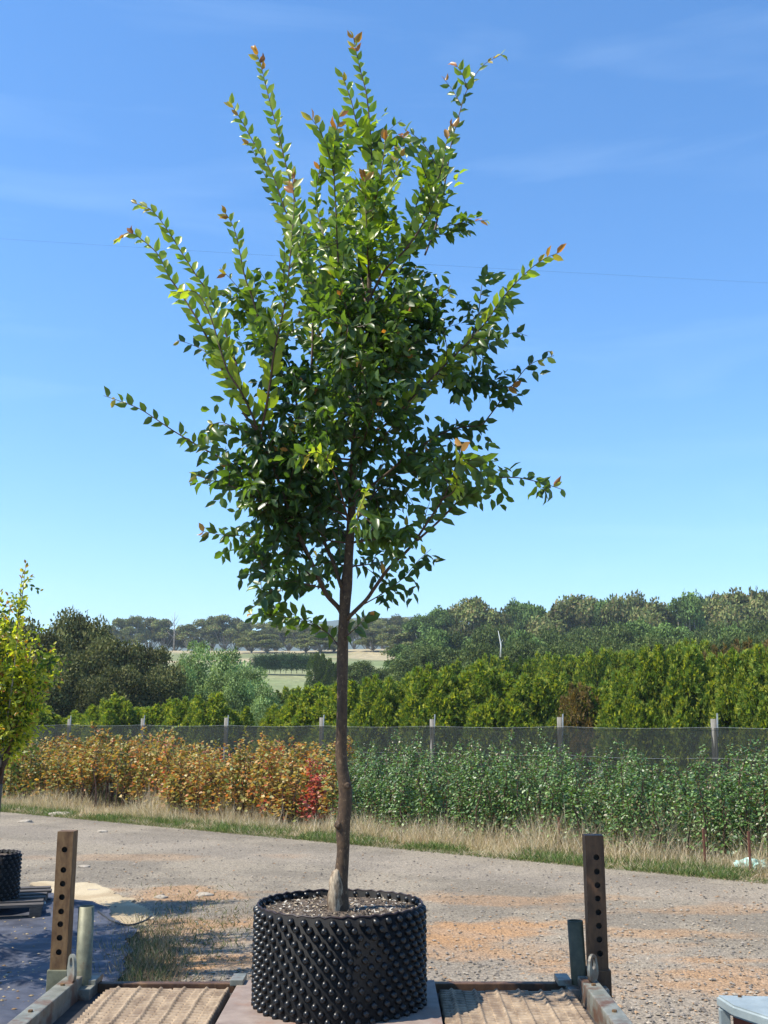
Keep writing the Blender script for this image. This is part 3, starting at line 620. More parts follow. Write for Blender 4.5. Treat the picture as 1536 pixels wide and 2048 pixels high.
# drilled corner posts
def drilled_post(x0, x1, yf, z0, z1, holes, m, hr=.0135, depth=.075, th=.005, socket=True, cx=None):
    p = empty('corner_post', ((x0 + x1) / 2 - T0.x, yf - T0.y, z0)); p.parent = trl
    w = (x1 - x0) / 2; cx = 0 if cx is None else cx; V = []; Fc = []
    cell = .02; zcur = 0.0; hz = sorted(h - z0 for h in holes); n = 16
    mb = MB()
    def quad(za, zb):
        if zb - za > 1e-5: mb.add([(-w, 0, za), (w, 0, za), (w, 0, zb), (-w, 0, zb)], [(0, 1, 2, 3)])
    for h in hz:
        quad(zcur, h - cell); b = len(mb.V)
        sq = []
        for j in range(n):
            a = 2 * math.pi * (j + .5) / n; c, s_ = math.cos(a), math.sin(a); k = max(abs(c), abs(s_))
            sq.append((c / k * w, 0, h + s_ / k * cell)); 
        mb.V += sq; mb.V += [(cx + hr * math.cos(2 * math.pi * (j + .5) / n), 0, h + hr * math.sin(2 * math.pi * (j + .5) / n)) for j in range(n)]
        mb.V += [(cx + hr * math.cos(2 * math.pi * (j + .5) / n), th, h + hr * math.sin(2 * math.pi * (j + .5) / n)) for j in range(n)]
        for j in range(n):
            j2 = (j + 1) % n; mb.F.append((b + j, b + j2, b + n + j2, b + n + j)); mb.F.append((b + n + j, b + n + j2, b + 2 * n + j2, b + 2 * n + j))
        # fill the four corners left by the polygonal outline
        for sx in (-1, 1):
            for sz in (-1, 1):
                c = (sx * w, 0, h + sz * cell); q = sorted(range(n), key=lambda j: (sq[j][0] - c[0]) ** 2 + (sq[j][2] - c[2]) ** 2)[:2]; bb = len(mb.V)
                tri = [c, sq[q[0]], sq[q[1]]]
                mb.add(tri, [(0, 1, 2)])
        zcur = h + cell
    quad(zcur, z1 - z0); Hh = z1 - z0
    mb.add([(-w, 0, 0), (-w, depth, 0), (-w, depth, Hh), (-w, 0, Hh)], [(0, 1, 2, 3)]); mb.add([(w, 0, 0), (w, depth, 0), (w, depth, Hh), (w, 0, Hh)], [(0, 3, 2, 1)])
    mb.add([(-w, depth, 0), (w, depth, 0), (w, depth, Hh), (-w, depth, Hh)], [(0, 3, 2, 1)])
    mb.add([(-w, 0, Hh), (w, 0, Hh), (w, depth, Hh), (-w, depth, Hh)], [(0, 1, 2, 3)])
    mb.build('post_tube', m, p)
    MB().box((-w + .004, th + .028, .01), (w - .004, depth - .004, Hh - .01)).build('inner_bar', M['bed'], p)
    MB().box((-w - .009, -.010, -.10), (w + .009, depth + .01, .115), .004).build('socket', M['olive'] if m is M['rust'] else M['rustdark'], p)
    return p
yS = 5.06
lh = [at(131, 1600 + c / 3.07, yS).z for c in (305, 430, 515, 597, 685, 763, 847, 935)]
rh = [at(1190, 1600 + c / 3.07, yS).z for c in (352, 440, 523, 605, 690, 773, 857, 943)]
a_ = at(115, 1664, yS); b_ = at(147, 1664, yS); drilled_post(a_.x, b_.x, yS, ZD - .05, at(130, 1663, yS).z, lh, M['rust'])
a_ = at(1170, 1670, yS); b_ = at(1207, 1670, yS); drilled_post(a_.x, b_.x, yS, ZD - .05, at(1190, 1671, yS).z, rh, M['rustdark'], cx=.006)
# stub pipes and lashing lugs beside the posts
for (ax, ay), (bx, by), name in (((173, 1812), (168, 1930), 0), ((1150, 1841), (1158, 1945), 1)):
    a_ = at(ax, ay, 5.1); b_ = at(bx, by, 5.08); r = .036
    b_ = Vector((b_.x, b_.y, ZD + .0)); mb = MB(); n = 20
    u = []; 
    for (rr_, zz) in ((r, 0), (r, 1), (r - .005, 1), (r - .005, .05)):
        for j in range(n):
            t = 2 * math.pi * j / n; p = b_ + (a_ - b_) * zz; u.append(p + Vector((math.cos(t) * rr_, math.sin(t) * rr_, 0)))
    mb.add(u, [(k * n + j, k * n + (j + 1) % n, (k + 1) * n + (j + 1) % n, (k + 1) * n + j) for k in range(3) for j in range(n)])
    tb(mb, 'stub_pipe', M['olive'] if name == 0 else M['shadeolive'], True)
def lug(x, y, z, rz):
    n = 20; V = []; th = .012; Ro, Ri = .034, .017
    for s in (-th / 2, th / 2):
        for j in range(n):
            t = 2 * math.pi * j / n; oy = math.cos(t) * Ro; oz = math.sin(t) * Ro
            if math.sin(t) < 0: oy = math.cos(t) * Ro * (1 + .9 * -math.sin(t)); oz = math.sin(t) * .085
            V.append((s, oy, oz + .085))
        for j in range(n):
            t = 2 * math.pi * j / n; V.append((s, math.cos(t) * Ri, math.sin(t) * Ri * 1.5 + .08))
    Fc = []
    for j in range(n):
        k = (j + 1) % n; Fc += [(j, n + j, n + k, k), (2 * n + j, 2 * n + k, 3 * n + k, 3 * n + j), (j, k, 2 * n + k, 2 * n + j), (n + j, 3 * n + j, 3 * n + k, n + k)]
    mb = MB().add(V, Fc); mb.rot(Matrix.Translation((x, y, z)) @ Matrix.Rotation(rz, 4, 'Z')); tb(mb, 'lashing_lug', M['steel'])
lug(XL + .01, 4.93, ZD + .04, math.radians(38)); lug(XR + .02, 4.93, ZD + .04, math.radians(-38))
tb(MB().box((XL - .10, 4.98, ZD - .05), (XL + .08, 5.16, ZD + .0), .004), 'corner_plate', M['steel']); tb(MB().box((XR - .08, 4.98, ZD - .05), (XR + .10, 5.16, ZD + .0), .004), 'corner_plate', M['steel'])
for x in (XL - .17, XR + .17):
    wh = empty('wheel', (x - T0.x, 3.35 - T0.y, .29)); wh.parent = trl
    pr = [(.17, -.085), (.25, -.095), (.285, -.07), (.29, 0), (.285, .07), (.25, .095), (.17, .085)]; n = 32; V = []; Fc = []
    for r, q in pr:
        for j in range(n): t = 2 * math.pi * j / n; V.append((q, math.cos(t) * r, math.sin(t) * r))
    for k in range(6):
        for j in range(n): Fc.append((k * n + j, k * n + (j + 1) % n, (k + 1) * n + (j + 1) % n, (k + 1) * n + j))
    MB().add(V, Fc).build('tyre', M['tyre'], wh, True); MB().tube([(-.07, 0, 0), (.07, 0, 0)], .17, 24).build('rim', M['steel'], wh)
tb(MB().box((XL - .1, 3.32, .25), (XR + .1, 3.38, .31)), 'axle', M['bed'])

# ------------------------------------------------------------------ grey steel bench corner, bottom right
bz = .52; c0 = gnd(1431, 1989, bz)
bn = empty('steel_bench', (c0.x, c0.y, 0), math.radians(-6)); tag(bn, 'blue grey painted steel bench corner at the bottom right edge', 'bench')
top = MB(); bm = bmesh.new(); vs = [bm.verts.new(v) for v in ((0, 0, 0), (.03, -.16, 0), (.30, -.60, 0), (1.2, -.60, 0), (1.2, 0, 0))]; f = bm.faces.new(vs)
ex = bmesh.ops.extrude_face_region(bm, geom=[f]); bmesh.ops.translate(bm, verts=[g for g in ex['geom'] if isinstance(g, bmesh.types.BMVert)], vec=(0, 0, -.045))
bmesh.ops.recalc_face_normals(bm, faces=bm.faces); bmesh.ops.bevel(bm, geom=bm.edges[:], offset=.009, segments=3, affect='EDGES')
me = bpy.data.meshes.new('bench_top'); bm.to_mesh(me); bm.free(); t_ = link('bench_top', me, M['bluegrey'], bn); t_.location = (0, 0, bz)
MB().box((.005, -.05, 0), (.045, -.012, bz - .046), .004).build('leg', M['bluegrey'], bn); MB().box((1.1, -.05, 0), (1.15, -.012, bz - .046), .004).build('leg', M['bluegrey'], bn)
MB().box((.32, -.58, 0), (.36, -.54, bz - .046), .004).build('leg', M['bluegrey'], bn); MB().box((1.1, -.58, 0), (1.15, -.54, bz - .046), .004).build('leg', M['bluegrey'], bn)
MB().box((.06, -.03, .1), (1.09, -.02, bz - .05)).build('back_panel', M['redox'], bn)
MB().tube([(.09, -.03, bz), (.09, -.03, bz + .007)], .008, 6).build('bolt', M['rust'], bn)

# ------------------------------------------------------------------ shade cloth fence
FP = lambda k: Vector((25.2 * (-.294 + .082 * k), 25.2 * (1 - .0592 * k), 0))
fe = empty('shade_cloth_fence', FP(3)); f0 = FP(3); tag(fe, 'dark shade cloth fence on grey timber posts behind the nursery rows', 'fence')
for k in range(-2, 10):
    p = FP(k) - f0; g = terrain(FP(k).x, FP(k).y); lean = random.uniform(-.012, .012); mb = MB()
    mb.tube([(p.x, p.y, g - .05), (p.x + lean * .5, p.y, .8), (p.x + lean, p.y, H + .02 + random.uniform(-.015, .03))], [.050, .047, .045], 12, True, .05)
    po = mb.build('post', M['wood'], fe, True)
    q = Vector((p.x + lean, p.y, H)); MB().tube([(q.x + .03, q.y - .06, H - .25), (q.x + .045, q.y - .06, H + .10)], .012, 6).build('steel_pin', M['wire'], po)
V = []; Fc = []; nn = 220
for i in range(nn + 1):
    k = -2 + 11 * i / nn; p = FP(k) - f0; sag = .025 * math.sin(math.pi * (k % 1)); zt = H - .115 - sag
    for z in (.02, .5, .95, zt): V.append((p.x + .01 * random.random(), p.y - .065 + .02 * math.sin(k * 9 + z * 3), z))
for i in range(nn):
    for j in range(3): b = i * 4 + j; Fc.append((b, b + 4, b + 5, b + 1))
MB().add(V, Fc).build('shade_cloth', M['net'], fe)
for z, s in ((H - .105, .025), (H - .56, .03)):
    pts = [FP(-2 + 11 * i / 120) - f0 + Vector((0, -.075, z - s * math.sin(math.pi * ((11 * i / 120) % 1)))) for i in range(121)]
    MB().tube(pts, .0022, 5).build('wire', M['wire'], fe)
for px, py, Y in ((714, 1528, 19.8), (868, 1528, 18.6), (1200, 1530, 16.7)):
    p = at(px, py, Y); mb = MB().tube([(0, 0, 0), (0, 0, p.z)], [.05, .045], 10, True, .08); o = mb.build('timber_stake', M['wood'], None, True); o.location = (p.x, Y, 0)
    tag(o, {714: 'short grey timber stake just right of the tree trunk among pears', 868: 'short grey timber stake beside the fence post right of the trunk', 1200: 'short grey stake in pears right of the tall fence post'}[px], 'stake', 'short stakes among the pear trees')

# ------------------------------------------------------------------ nursery saplings
def sapling_mesh(hgt, nleaf, ls, cols, bare, mat, spread, droop, stems=2, seed=0, name='sapling', taperp=1.5):
    r_ = empty(name); mb = MB(); st = []
    for s in range(stems):
        b = Vector((random.uniform(-.2, .2), random.uniform(-.14, .14), 0)); hh = hgt * random.uniform(.62, .95) if s else hgt * random.uniform(.92, 1.08)
        pts = [b + Vector((random.uniform(-.02, .02) * i, random.uniform(-.02, .02) * i, hh * i / 6)) for i in range(7)]; st.append(pts); mb.tube(pts, [.011 * (1 - i / 8) for i in range(7)], 5)
    mb.build('stem', M['twig'], r_, True)
    P_ = []; D = []; Nn = []; Ls = []; C = []
    for i in range(nleaf):
        pts = random.choice(st); t = bare + (1 - bare) * random.random() ** .9; p = pts[0].lerp(pts[-1], t); k = min(5, int(t * 6)); p = pts[k].lerp(pts[k + 1], t * 6 - k)
        a = random.uniform(0, 6.28); rad = spread * (1 - .93 * ((t - bare) / (1 - bare)) ** taperp) * random.random() ** .6
        q = p + Vector((math.cos(a) * rad, math.sin(a) * rad, random.uniform(-.05, .05)))
        d = Vector((math.cos(a), math.sin(a), random.uniform(-.2, .8) - droop)) + rv() * .4
        P_.append(q); D.append(d); nv = Vector((math.cos(a) * .5, math.sin(a) * .5, .8)) + rv() * .7; Nn.append(nv); Ls.append(ls * random.uniform(.6, 1.2) * (1 - .3 * t))
        c = random.choice(cols); j = random.uniform(.7, 1.3); C.append(tuple(v * j for v in c))
    Ls = np.array(Ls); link('foliage', leaves('foliage', P_, D, Nn, Ls, Ls * (.62 if name != 'maple_sapling' else .9), C, 'kite'), mat, r_)
    return r_
PC = [(.06, .13, .03), (.085, .165, .036), (.12, .21, .05), (.04, .09, .025), (.18, .27, .08), (.13, .10, .035)]
pears = [sapling_mesh(random.uniform(1.25, 1.42), 1150, .058, PC, .12, M['pear'], .17, .8, 5, name='pear_sapling') for _ in range(5)]
OR = [(.42, .22, .06), (.38, .27, .07), (.44, .17, .06), (.27, .25, .06), (.18, .21, .05), (.44, .32, .10), (.24, .24, .07), (.34, .30, .09)]
GN = [(.12, .17, .045), (.2, .22, .05), (.30, .24, .06), (.09, .13, .04), (.36, .2, .06)]
RD = [(.38, .07, .05), (.42, .13, .08), (.30, .05, .05), (.42, .18, .12)]
maples = [sapling_mesh(random.uniform(1.2, 1.38), 520, .085, c, b, M['maple'], .19, .3, 4, name='maple_sapling') for c, b in ((OR, .18), (OR, .25), (OR + RD[:2], .15), (OR + GN, .25), (GN, .12), (GN + OR, .15), (RD, .2), (OR, .5), (OR + GN, .48))]
s_split = (gnd(700, 1645) - VA).dot(VE); LEN = (VB - VA).length
srcs = {id(o): True for o in pears + maples}
def place(o, p, rz, sc):
    if srcs.pop(id(o), None): c = o
    else: c = tree_of(o)
    c.location = p; c.rotation_euler = (0, 0, rz); c.scale = (sc[0], sc[0], sc[1]); return c
s = -4.2
rows = [1.05, 1.6, 2.4, 2.95, 3.5]
redset = False
for ri, t0 in enumerate(rows):
    s = -4.5 + ri * .13
    while s < LEN + 3.6:
        s += random.uniform(.36, .52) if s < s_split else random.uniform(.36, .52); t = t0 + random.uniform(-.12, .12); p = verge(s, t); p.z = terrain(p.x, p.y) - .005
        u, v = proj(Vector((p.x, p.y, .7)))
        if u < -130 or u > 1680: continue
        big = .86 + .34 * max(0, noi(p.x, p.y, .8, 3)) + random.uniform(-.05, .14)
        if u < 676 + random.uniform(-16, 16):
            if u > 610 and u < 655 and ri == 0 and not redset: k = 6; redset = True
            elif 110 < u < 262: k = random.choice([7, 8])
            elif u < 120: k = random.choice([4, 5, 3])
            else: k = random.choice([0, 0, 1, 2, 2, 3])
            o = place(maples[k], p, random.uniform(0, 6.28), (1, big * .98))
            if k == 6: lab = 'bright red leaved maple sapling just left of the tree trunk'
            elif k in (7, 8): lab = 'amber maple sapling with bare lower stems in the gap near left'
            elif k in (4, 5): lab = 'green and yellow maple sapling at the far left of the row'
            else: lab = 'orange and rust autumn maple sapling in the rows left of the trunk'
            tag(o, lab, 'sapling', {6: 'red maple', 7: 'bare stemmed maples', 8: 'bare stemmed maples', 4: 'green tinged maples', 5: 'green tinged maples'}.get(k, 'orange maple saplings in rows') if k != 6 else None)
        else:
            o = place(random.choice(pears), p, random.uniform(0, 6.28), (1.05, big * .96))
            tag(o, 'leafy glossy green pear sapling in the dense rows right of trunk', 'sapling', 'pear saplings in rows before the fence')
for o in pears + maples:
    if id(o) in srcs:
        for ch in list(o.children): bpy.data.objects.remove(ch)
        bpy.data.objects.remove(o)
# rusty pickets before the pears
for i, (px, Y) in enumerate(((1108, 13.6), (1388, 12.2), (1076, 13.9), (930, 15.2), (835, 16.4), (1475, 11.9))):
    x = hx(px, Y); o = MB().box((-.012, -.012, 0), (.012, .012, .44), .003).build('picket', M['picket']); o.location = (x, Y - .12, 0)
    tag(o, 'thin rusty steel picket in dry grass before the pear rows', 'picket', 'rusty pickets along the pear rows')

M['aqua'] = surf('pale aqua plastic film', (.30, .50, .45), (.45, .62, .56), 20, .4, .2)
for px, py, r0_, lab in ((1508, 1742, .10, 'crumpled pale aqua plastic film in dry grass at right edge'), (1428, 1700, .07, 'small scrap of pale aqua plastic under the pear saplings')):
    p = gnd(px, py); bm = bmesh.new(); bmesh.ops.create_icosphere(bm, subdivisions=4, radius=r0_)
    for v in bm.verts: k = 1 + .9 * noise.noise(v.co / r0_ * 2.5) + .4 * noise.noise(v.co / r0_ * 7); v.co = Vector((v.co.x * k * 1.5, v.co.y * k, max(0, v.co.z * k * .8)))
    me = bpy.data.meshes.new('plastic_film'); bm.to_mesh(me); bm.free(); o = link('plastic_film', me, M['aqua']); o.location = (p.x, p.y, .03); tag(o, lab, 'plastic')
# ------------------------------------------------------------------ grass
def blades(name, n, pt, hgt, wd, cols, label, spread=.5):
    P_ = []; 
    while len(P_) < n:
        p = pt()
        if p: P_.append(p)
    P_ = np.array(P_, np.float32); h = hgt(n, P_); d = np.stack([rng.normal(0, spread, n), rng.normal(0, spread, n), np.ones(n)], 1); nn_ = unit(n)
    c = np.array(cols)[rng.integers(0, len(cols), n)] * rng.uniform(.75, 1.25, (n, 1))
    o = link(name, leaves(name, P_[:, :3], d, nn_, h, rng.uniform(.6, 1.4, n) * wd, c, 'blade'), M['blade']); tag(o, label, 'grass', kind='stuff'); return o
def gpt(t0, t1, mask=None):
    def f():
        s = random.uniform(-3, LEN + 2.5); t = t0 + (t1 - t0) * random.random(); p = verge(s, t)
        if mask and not mask(p.x, p.y, s, t): return None
        return (p.x, p.y, terrain(p.x, p.y))
    return f
greenmask = lambda x, y, s, t: noi(x, y, 1.3, 6, 4) > -.04 + .1 * (s > 9)
straw = [(.60, .50, .35), (.68, .59, .44), (.48, .37, .24), (.36, .27, .17), (.62, .51, .38)]
def tallh(n, P_):
    return rng.uniform(.10, .42, n) * (1 + .35 * np.clip(P_[:, 0] / 4, 0, 1)) * (.5 + .7 * np.array([max(0, .5 + 1.6 * noi(p[0], p[1], 1.1, 2, 3)) for p in P_]))
blades('dry_grass', 30000, gpt(.35, 1.25), tallh, .0042, straw, 'tall straw coloured dry grass along the foot of saplings')
blades('dry_thatch', 30000, gpt(-.04, 1.3, lambda x, y, s, t: noi(x, y, 1.0, 6, 3) < .22), lambda n, P_: rng.uniform(.03, .13, n), .0045, straw + [(.2, .16, .09)], 'short matted dry grass at the edge of the road', .9)
blades('green_grass', 42000, gpt(-.10, .95, greenmask), lambda n, P_: rng.uniform(.03, .15, n), .007, [(.10, .17, .04), (.14, .21, .055), (.075, .13, .035), (.24, .24, .10)], 'short bright green grass patches along the road edge', .8)
blades('edge_grass', 16000, gpt(-.16, .16), lambda n, P_: rng.uniform(.02, .07, n), .006, [(.13, .17, .05), (.3, .25, .14), (.09, .13, .035)], 'low sparse grass fringe where verge meets gravel', .9)
blades('inner_grass', 9000, gpt(1.4, 4.6), lambda n, P_: rng.uniform(.05, .3, n), .007, [(.08, .11, .035), (.2, .17, .09), (.05, .08, .03)], 'dull grass on the ground between the sapling rows', .6)
def weedpt():
    p = gnd(random.gauss(290, 40), random.gauss(1925, 42)); return (p.x, p.y, .005) if p.y > 5.5 and p.y < 9.2 else None
blades('weeds', 3600, weedpt, lambda n, P_: rng.uniform(.03, .13, n), .004, [(.10, .13, .05), (.27, .21, .13), (.33, .26, .17), (.06, .09, .035), (.2, .13, .09)], 'scruffy grass and weeds growing beside the weed mat', .6)
def weedpt2():
    p = gnd(random.gauss(400, 60), random.gauss(1860, 45)); return (p.x, p.y, .005) if 5.6 < p.y < 11 else None
blades('sparse_weeds', 1300, weedpt2, lambda n, P_: rng.uniform(.02, .07, n), .005, [(.13, .15, .05), (.3, .2, .12), (.08, .1, .035)], 'thin weeds on orange clay left of the pot', .8)

# ------------------------------------------------------------------ weed mat, sand and hose on the left
MATP = [gnd(*q).xy for q in ((-330, 1790), (90, 1795), (205, 1828), (262, 1872), (250, 1925), (236, 1962), (180, 2060), (120, 2300), (-700, 2300))]
MATP = [(v.x, v.y) for v in MATP]
def matz(x, y):
    f = noi(x * 1.0, y * 1.0, 1.1, 3, 4); g = abs(noi(x * .8 + .5 * y, y * 1.1 - .4 * x, 1.7, 7, 2)); return .022 + .05 * max(0, f) + .10 * max(0, .28 - g) * (.6 + f)
SANDP = [(gnd(*q).x, gnd(*q).y) for q in ((60, 1768), (180, 1772), (262, 1800), (305, 1835), (290, 1865), (230, 1875), (160, 1850), (60, 1830))]
wob_ = lambda x, y, a: (x + a * noi(x, y, 2.3, 1, 3), y + a * noi(x, y, 2.3, 5, 3))
sheet('sand_patch', np.linspace(-4.4, -1.6, 90), np.linspace(7.5, 13, 110), lambda x, y: .022 + .02 * noi(x, y, 2, 4, 4), lambda x, y: mixc((.42, .345, .23), (.33, .255, .16), sstep(-.2, .4, noi(x, y, 1.6, 2))), M['sand'], keep=lambda x, y: inpoly(*wob_(x, y, .12), SANDP))
wm = sheet('weed_mat', np.linspace(-6.5, -1.1, 220), np.linspace(4.0, 10.8, 260), lambda x, y: matz(x, y) + .02, lambda x, y: (1, 1, 1), M['weedmat'], kind=None, keep=lambda x, y: inpoly(*wob_(x, y, .08), MATP))
tag(wm, 'crumpled dark blue grey weed mat on the ground at lower left', 'weed mat')
def leafpt():
    p = gnd(random.uniform(-40, 240), random.uniform(1800, 2040)); return (p.x, p.y, matz(p.x, p.y) + .022) if inpoly(p.x, p.y, MATP) else None
stones('leaf_litter', 260, leafpt, lambda n: .004 + .012 * rng.random(n) ** 2, [(.28, .21, .12), (.2, .13, .07), (.33, .28, .2)], label='small dry leaves and stones lying on the weed mat', cat='leaf litter')
hp = [gnd(q[0], q[1], .05) for q in ((196, 1822), (225, 1842), (258, 1850), (288, 1842), (303, 1832))]
for dz, dx in ((0, 0), (.02, .05)):
    pass
o = MB().tube(spline(hp, .04), .007, 6).build('irrigation_hose', M['cable']); tag(o, 'thin black hose curved across the pale sand patch', 'hose')
# pallet
pz = .15
pl = empty('pallet', (gnd(20, 1800, .15).x - .35, 9.35, 0), math.radians(14)); tag(pl, 'dark weathered timber pallet under the small pot at far left', 'pallet')
for i, y in enumerate(np.linspace(-.5, .4, 6)): MB().box((-.58, y, pz - .022), (.60 + random.uniform(-.03, .02), y + .10, pz), .002).build('deck_board', M['greywood'], pl)
for x in (-.5, 0, .48): MB().box((x, -.5, .052), (x + .09, .5, pz - .023), .002).build('stringer', M['greywood'], pl)
for y in (-.48, 0, .38): MB().box((-.58, y, .028), (.60, y + .1, .051), .002).build('base_board', M['greywood'], pl)
p = gnd(70, 1817, .05); o = MB().tube([(-.16, 0, 0), (.13, .02, .01)], .022, 10).build('plastic_pipe', M['pvc']); o.location = (p.x - .05, p.y, .07); tag(o, 'short white plastic pipe lying beside the pallet', 'pipe')
# bricks and blocks beneath the pallet edge
for i, (px, py) in enumerate(((8, 1815),)):
    p = gnd(px, py, 0); o = MB().box((-.12, -.06, 0), (.12, .06, .11), .008).build('concrete_block', M['greywood']); o.location = (p.x, p.y, .05); tag(o, 'dark block on the weed mat at the far left edge', 'block')

# ------------------------------------------------------------------ smaller golden potted trees on the left
def vase_tree(name, loc, R, Ht, hgt, label, seed, kinds, lean=0.0, zbase=0.0, pale=True, nl=15, group=None, spreadf=.26, pts_extra=()):
    random.seed(seed); r_ = empty(name, loc); tag(r_, label, 'potted tree', group)
    knobbly_pot(r_, R, Ht, 26, 11, Vector((0, 0, 0)), .013)
    base = Vector((0, 0, Ht - .03)); fk = base + Vector((lean, 0, hgt * .22)); fo = Foliage()
    tr = spline([base, base + Vector((.01, 0, hgt * .1)), fk], .05); mb = MB(); mb.tube(tr, [.032 - .008 * i / len(tr) for i in range(len(tr))], 10, True, .1); mb.build('trunk', M['dull'] if pale else M['bark'], r_, True)
    for i in range(nl):
        a = i * 2.4 + random.uniform(-.3, .3); inc = random.uniform(.1, 1) ; top = (hgt - fk.z) * random.uniform(.55, 1) * (1.05 - .35 * inc); rad = hgt * spreadf * inc * random.uniform(.8, 1.15)
        b = fk + Vector((0, 0, random.uniform(-.1, .5))); c = Vector((math.cos(a), math.sin(a), 0))
        path = spline([b, b + c * rad * .35 + Vector((0, 0, top * .3)), b + c * rad * .75 + Vector((0, 0, top * .65)), b + c * rad + Vector((0, 0, top))], .02)
        mb = MB(); n = len(path); mb.tube(path[::3], [.014 * (1 - .85 * k / max(1, len(path[::3]) - 1)) for k in range(len(path[::3]))], 6, True, .05); mb.build('branch', M['gum'] if pale and i % 3 == 0 else M['twig'], r_, True)
        dress(fo, path[int(n * .3):], kinds[0], .062, .024, droop=.1)
        for j in range(16):
            f = random.uniform(.12, .92); q = path[int(f * (n - 1))]; tw = twig(q, c * .5 + rv() + Vector((0, 0, .5)), random.uniform(.15, .42) * (1.1 - .5 * f), Vector((0, 0, .2)), 9)
            dress(fo, tw, random.choice(kinds), .056, .022, droop=.4)
            for _ in range(2):
                m_ = random.randrange(2, 7); t2 = twig(tw[m_], rv() + Vector((0, 0, .2)), random.uniform(.08, .2), Vector((0, 0, -.1)), 6); dress(fo, t2, random.choice(kinds), .052, .022, droop=.4)
    fo.build('crown', M['leaf'], r_); return r_
lp = at(-20, 1785, 9.3)
vase_tree('potted_tree', (lp.x, 9.3, pz + .002), .225, .36, 2.72, 'golden green young tree in black pot on the pallet at far left', 21, ['gold', 'gold', 'mid'], .02, spreadf=.15, nl=24)
vase_tree('potted_tree', (-3.72, 7.5, .03), .24, .37, 4.8, 'potted tree just outside the left edge shading the weed mat', 33, ['mid', 'dark'], pale=False, nl=22, spreadf=.19)
vase_tree('potted_tree', (-3.6, 6.7, .03), .24, .37, 4.9, 'second potted tree outside the left edge shading the clay', 37, ['mid', 'dark'], pale=False, nl=22, spreadf=.19)

# ------------------------------------------------------------------ background trees
def blob_crown(lobes, n, size, asp, cols, updir=.2, shell=.4, seed=0, tipc=None, holes=.0):
    P_ = []; D = []; Nn = []; C = []; vol = np.array([l[3] * l[4] * l[5] for l in lobes]) ** .67; vol = vol / vol.sum()
    cnt = (vol * n).astype(int)
    for (cx, cy, cz, rx, ry, rz), k in zip(lobes, cnt):
        u = unit(k); u[:, 2] = np.where(u[:, 2] < -.3, -u[:, 2] * rng.random(k), u[:, 2]); r = 1 - shell * rng.random(k) ** 1.6
        bump = np.array([1 + .22 * noise.noise(Vector((a * 2.3 + cx, b * 2.3 + seed, c * 2.3))) for a, b, c in u]); q = u * (r * bump)[:, None]
        P_.append(q * np.array([rx, ry, rz]) + np.array([cx, cy, cz])); D.append(unit(k) + u * .5 + np.array([0, 0, updir])); Nn.append(u * .9 + unit(k) * .7)
        base = np.array(cols)[rng.integers(0, len(cols), k)]; base = base * (1 + .32 * float(np.clip(rng.normal(), -1.6, 1.6))) * rng.uniform(.75, 1.25, (k, 1)); C.append(np.clip(base, .01, .6))
    P_, D, Nn, C = map(np.concatenate, (P_, D, Nn, C)); s = size * rng.uniform(.6, 1.35, len(P_)); return leaves('crown', P_, D, Nn, s, s * asp, C, 'kite')
def gum_tree(name, cols, nl=15, n=8500, size=.40, bark='gum', spread=.40, low=.12):
    """unit: 10 m tall"""
    r_ = empty(name); mb = MB(); lobes = []
    fork = Vector((random.uniform(-.3, .3), 0, 10 * low * .55)); mb.tube([(0, 0, -.3), fork * .5, fork], [.3, .24, .2], 7, True, .1)
    for i in range(nl):
        a = i * 2.4 + random.random(); z = random.uniform(3.0, 8.9); rr_ = 10 * spread * math.sqrt(max(.03, 1 - ((z - 4.2) / 5.2) ** 2)) * random.uniform(.35, .9); 
        if i == 0: rr_ = .3; z = 8.6
        e = Vector((math.cos(a) * rr_, math.sin(a) * rr_, z)); mb.tube(spline([fork, fork.lerp(e, .5) + Vector((0, 0, -.4)), e], .8), [.16 - .018 * q for q in range(8)][:len(spline([fork, fork.lerp(e, .5) + Vector((0, 0, -.4)), e], .8))] or .1, 5) if False else mb.tube([fork, fork.lerp(e, .5) + Vector((0, 0, -.3)), e], [.15, .1, .04], 5)
        lobes.append((e.x, e.y, e.z, random.uniform(1.2, 2.0), random.uniform(1.2, 2.0), random.uniform(1.1, 1.7)))
        for _ in range(2): lobes.append((e.x + random.uniform(-1, 1), e.y + random.uniform(-1, 1), e.z + random.uniform(-.7, .7), random.uniform(.5, 1), random.uniform(.5, 1), random.uniform(.4, .7)))
    mb.build('trunk', M[bark], r_, True); link('crown', blob_crown(lobes, n, size, .7, cols, 0, .45, random.random() * 9), M['far'], r_); return r_
def bush_tree(name, cols, n=6500, size=.26, wid=.36, base=.08, lob=20, mat='far', updir=.3, asp=.6, cone=.5):
    r_ = empty(name); lobes = []
    for i in range(lob):
        z = 10 * (base + (1 - base) * (i + .5) / lob); f = (z / 10 - base) / (1 - base); R_ = 10 * wid * (1 - f ** 1.6 * cone) * (.7 + .6 * min(1, f * 3)) ; a = i * 2.4
        rr_ = R_ * random.uniform(.3, .62); s_ = R_ * random.uniform(.42, .68); s_ = max(s_, .6)
        zz = min(z, 10 - s_ * .9); lobes.append((math.cos(a) * rr_, math.sin(a) * rr_, max(zz, s_ * .7), s_, s_, s_ * random.uniform(.8, 1.1)))
    MB().tube([(0, 0, -.3), (.1, 0, 4), (.0, .1, 7.5)], [.22, .15, .06], 7).build('trunk', M['dull'], r_, True)
    link('crown', blob_crown(lobes, n, size, asp, cols, updir, .5, random.random() * 9), M[mat], r_); return r_
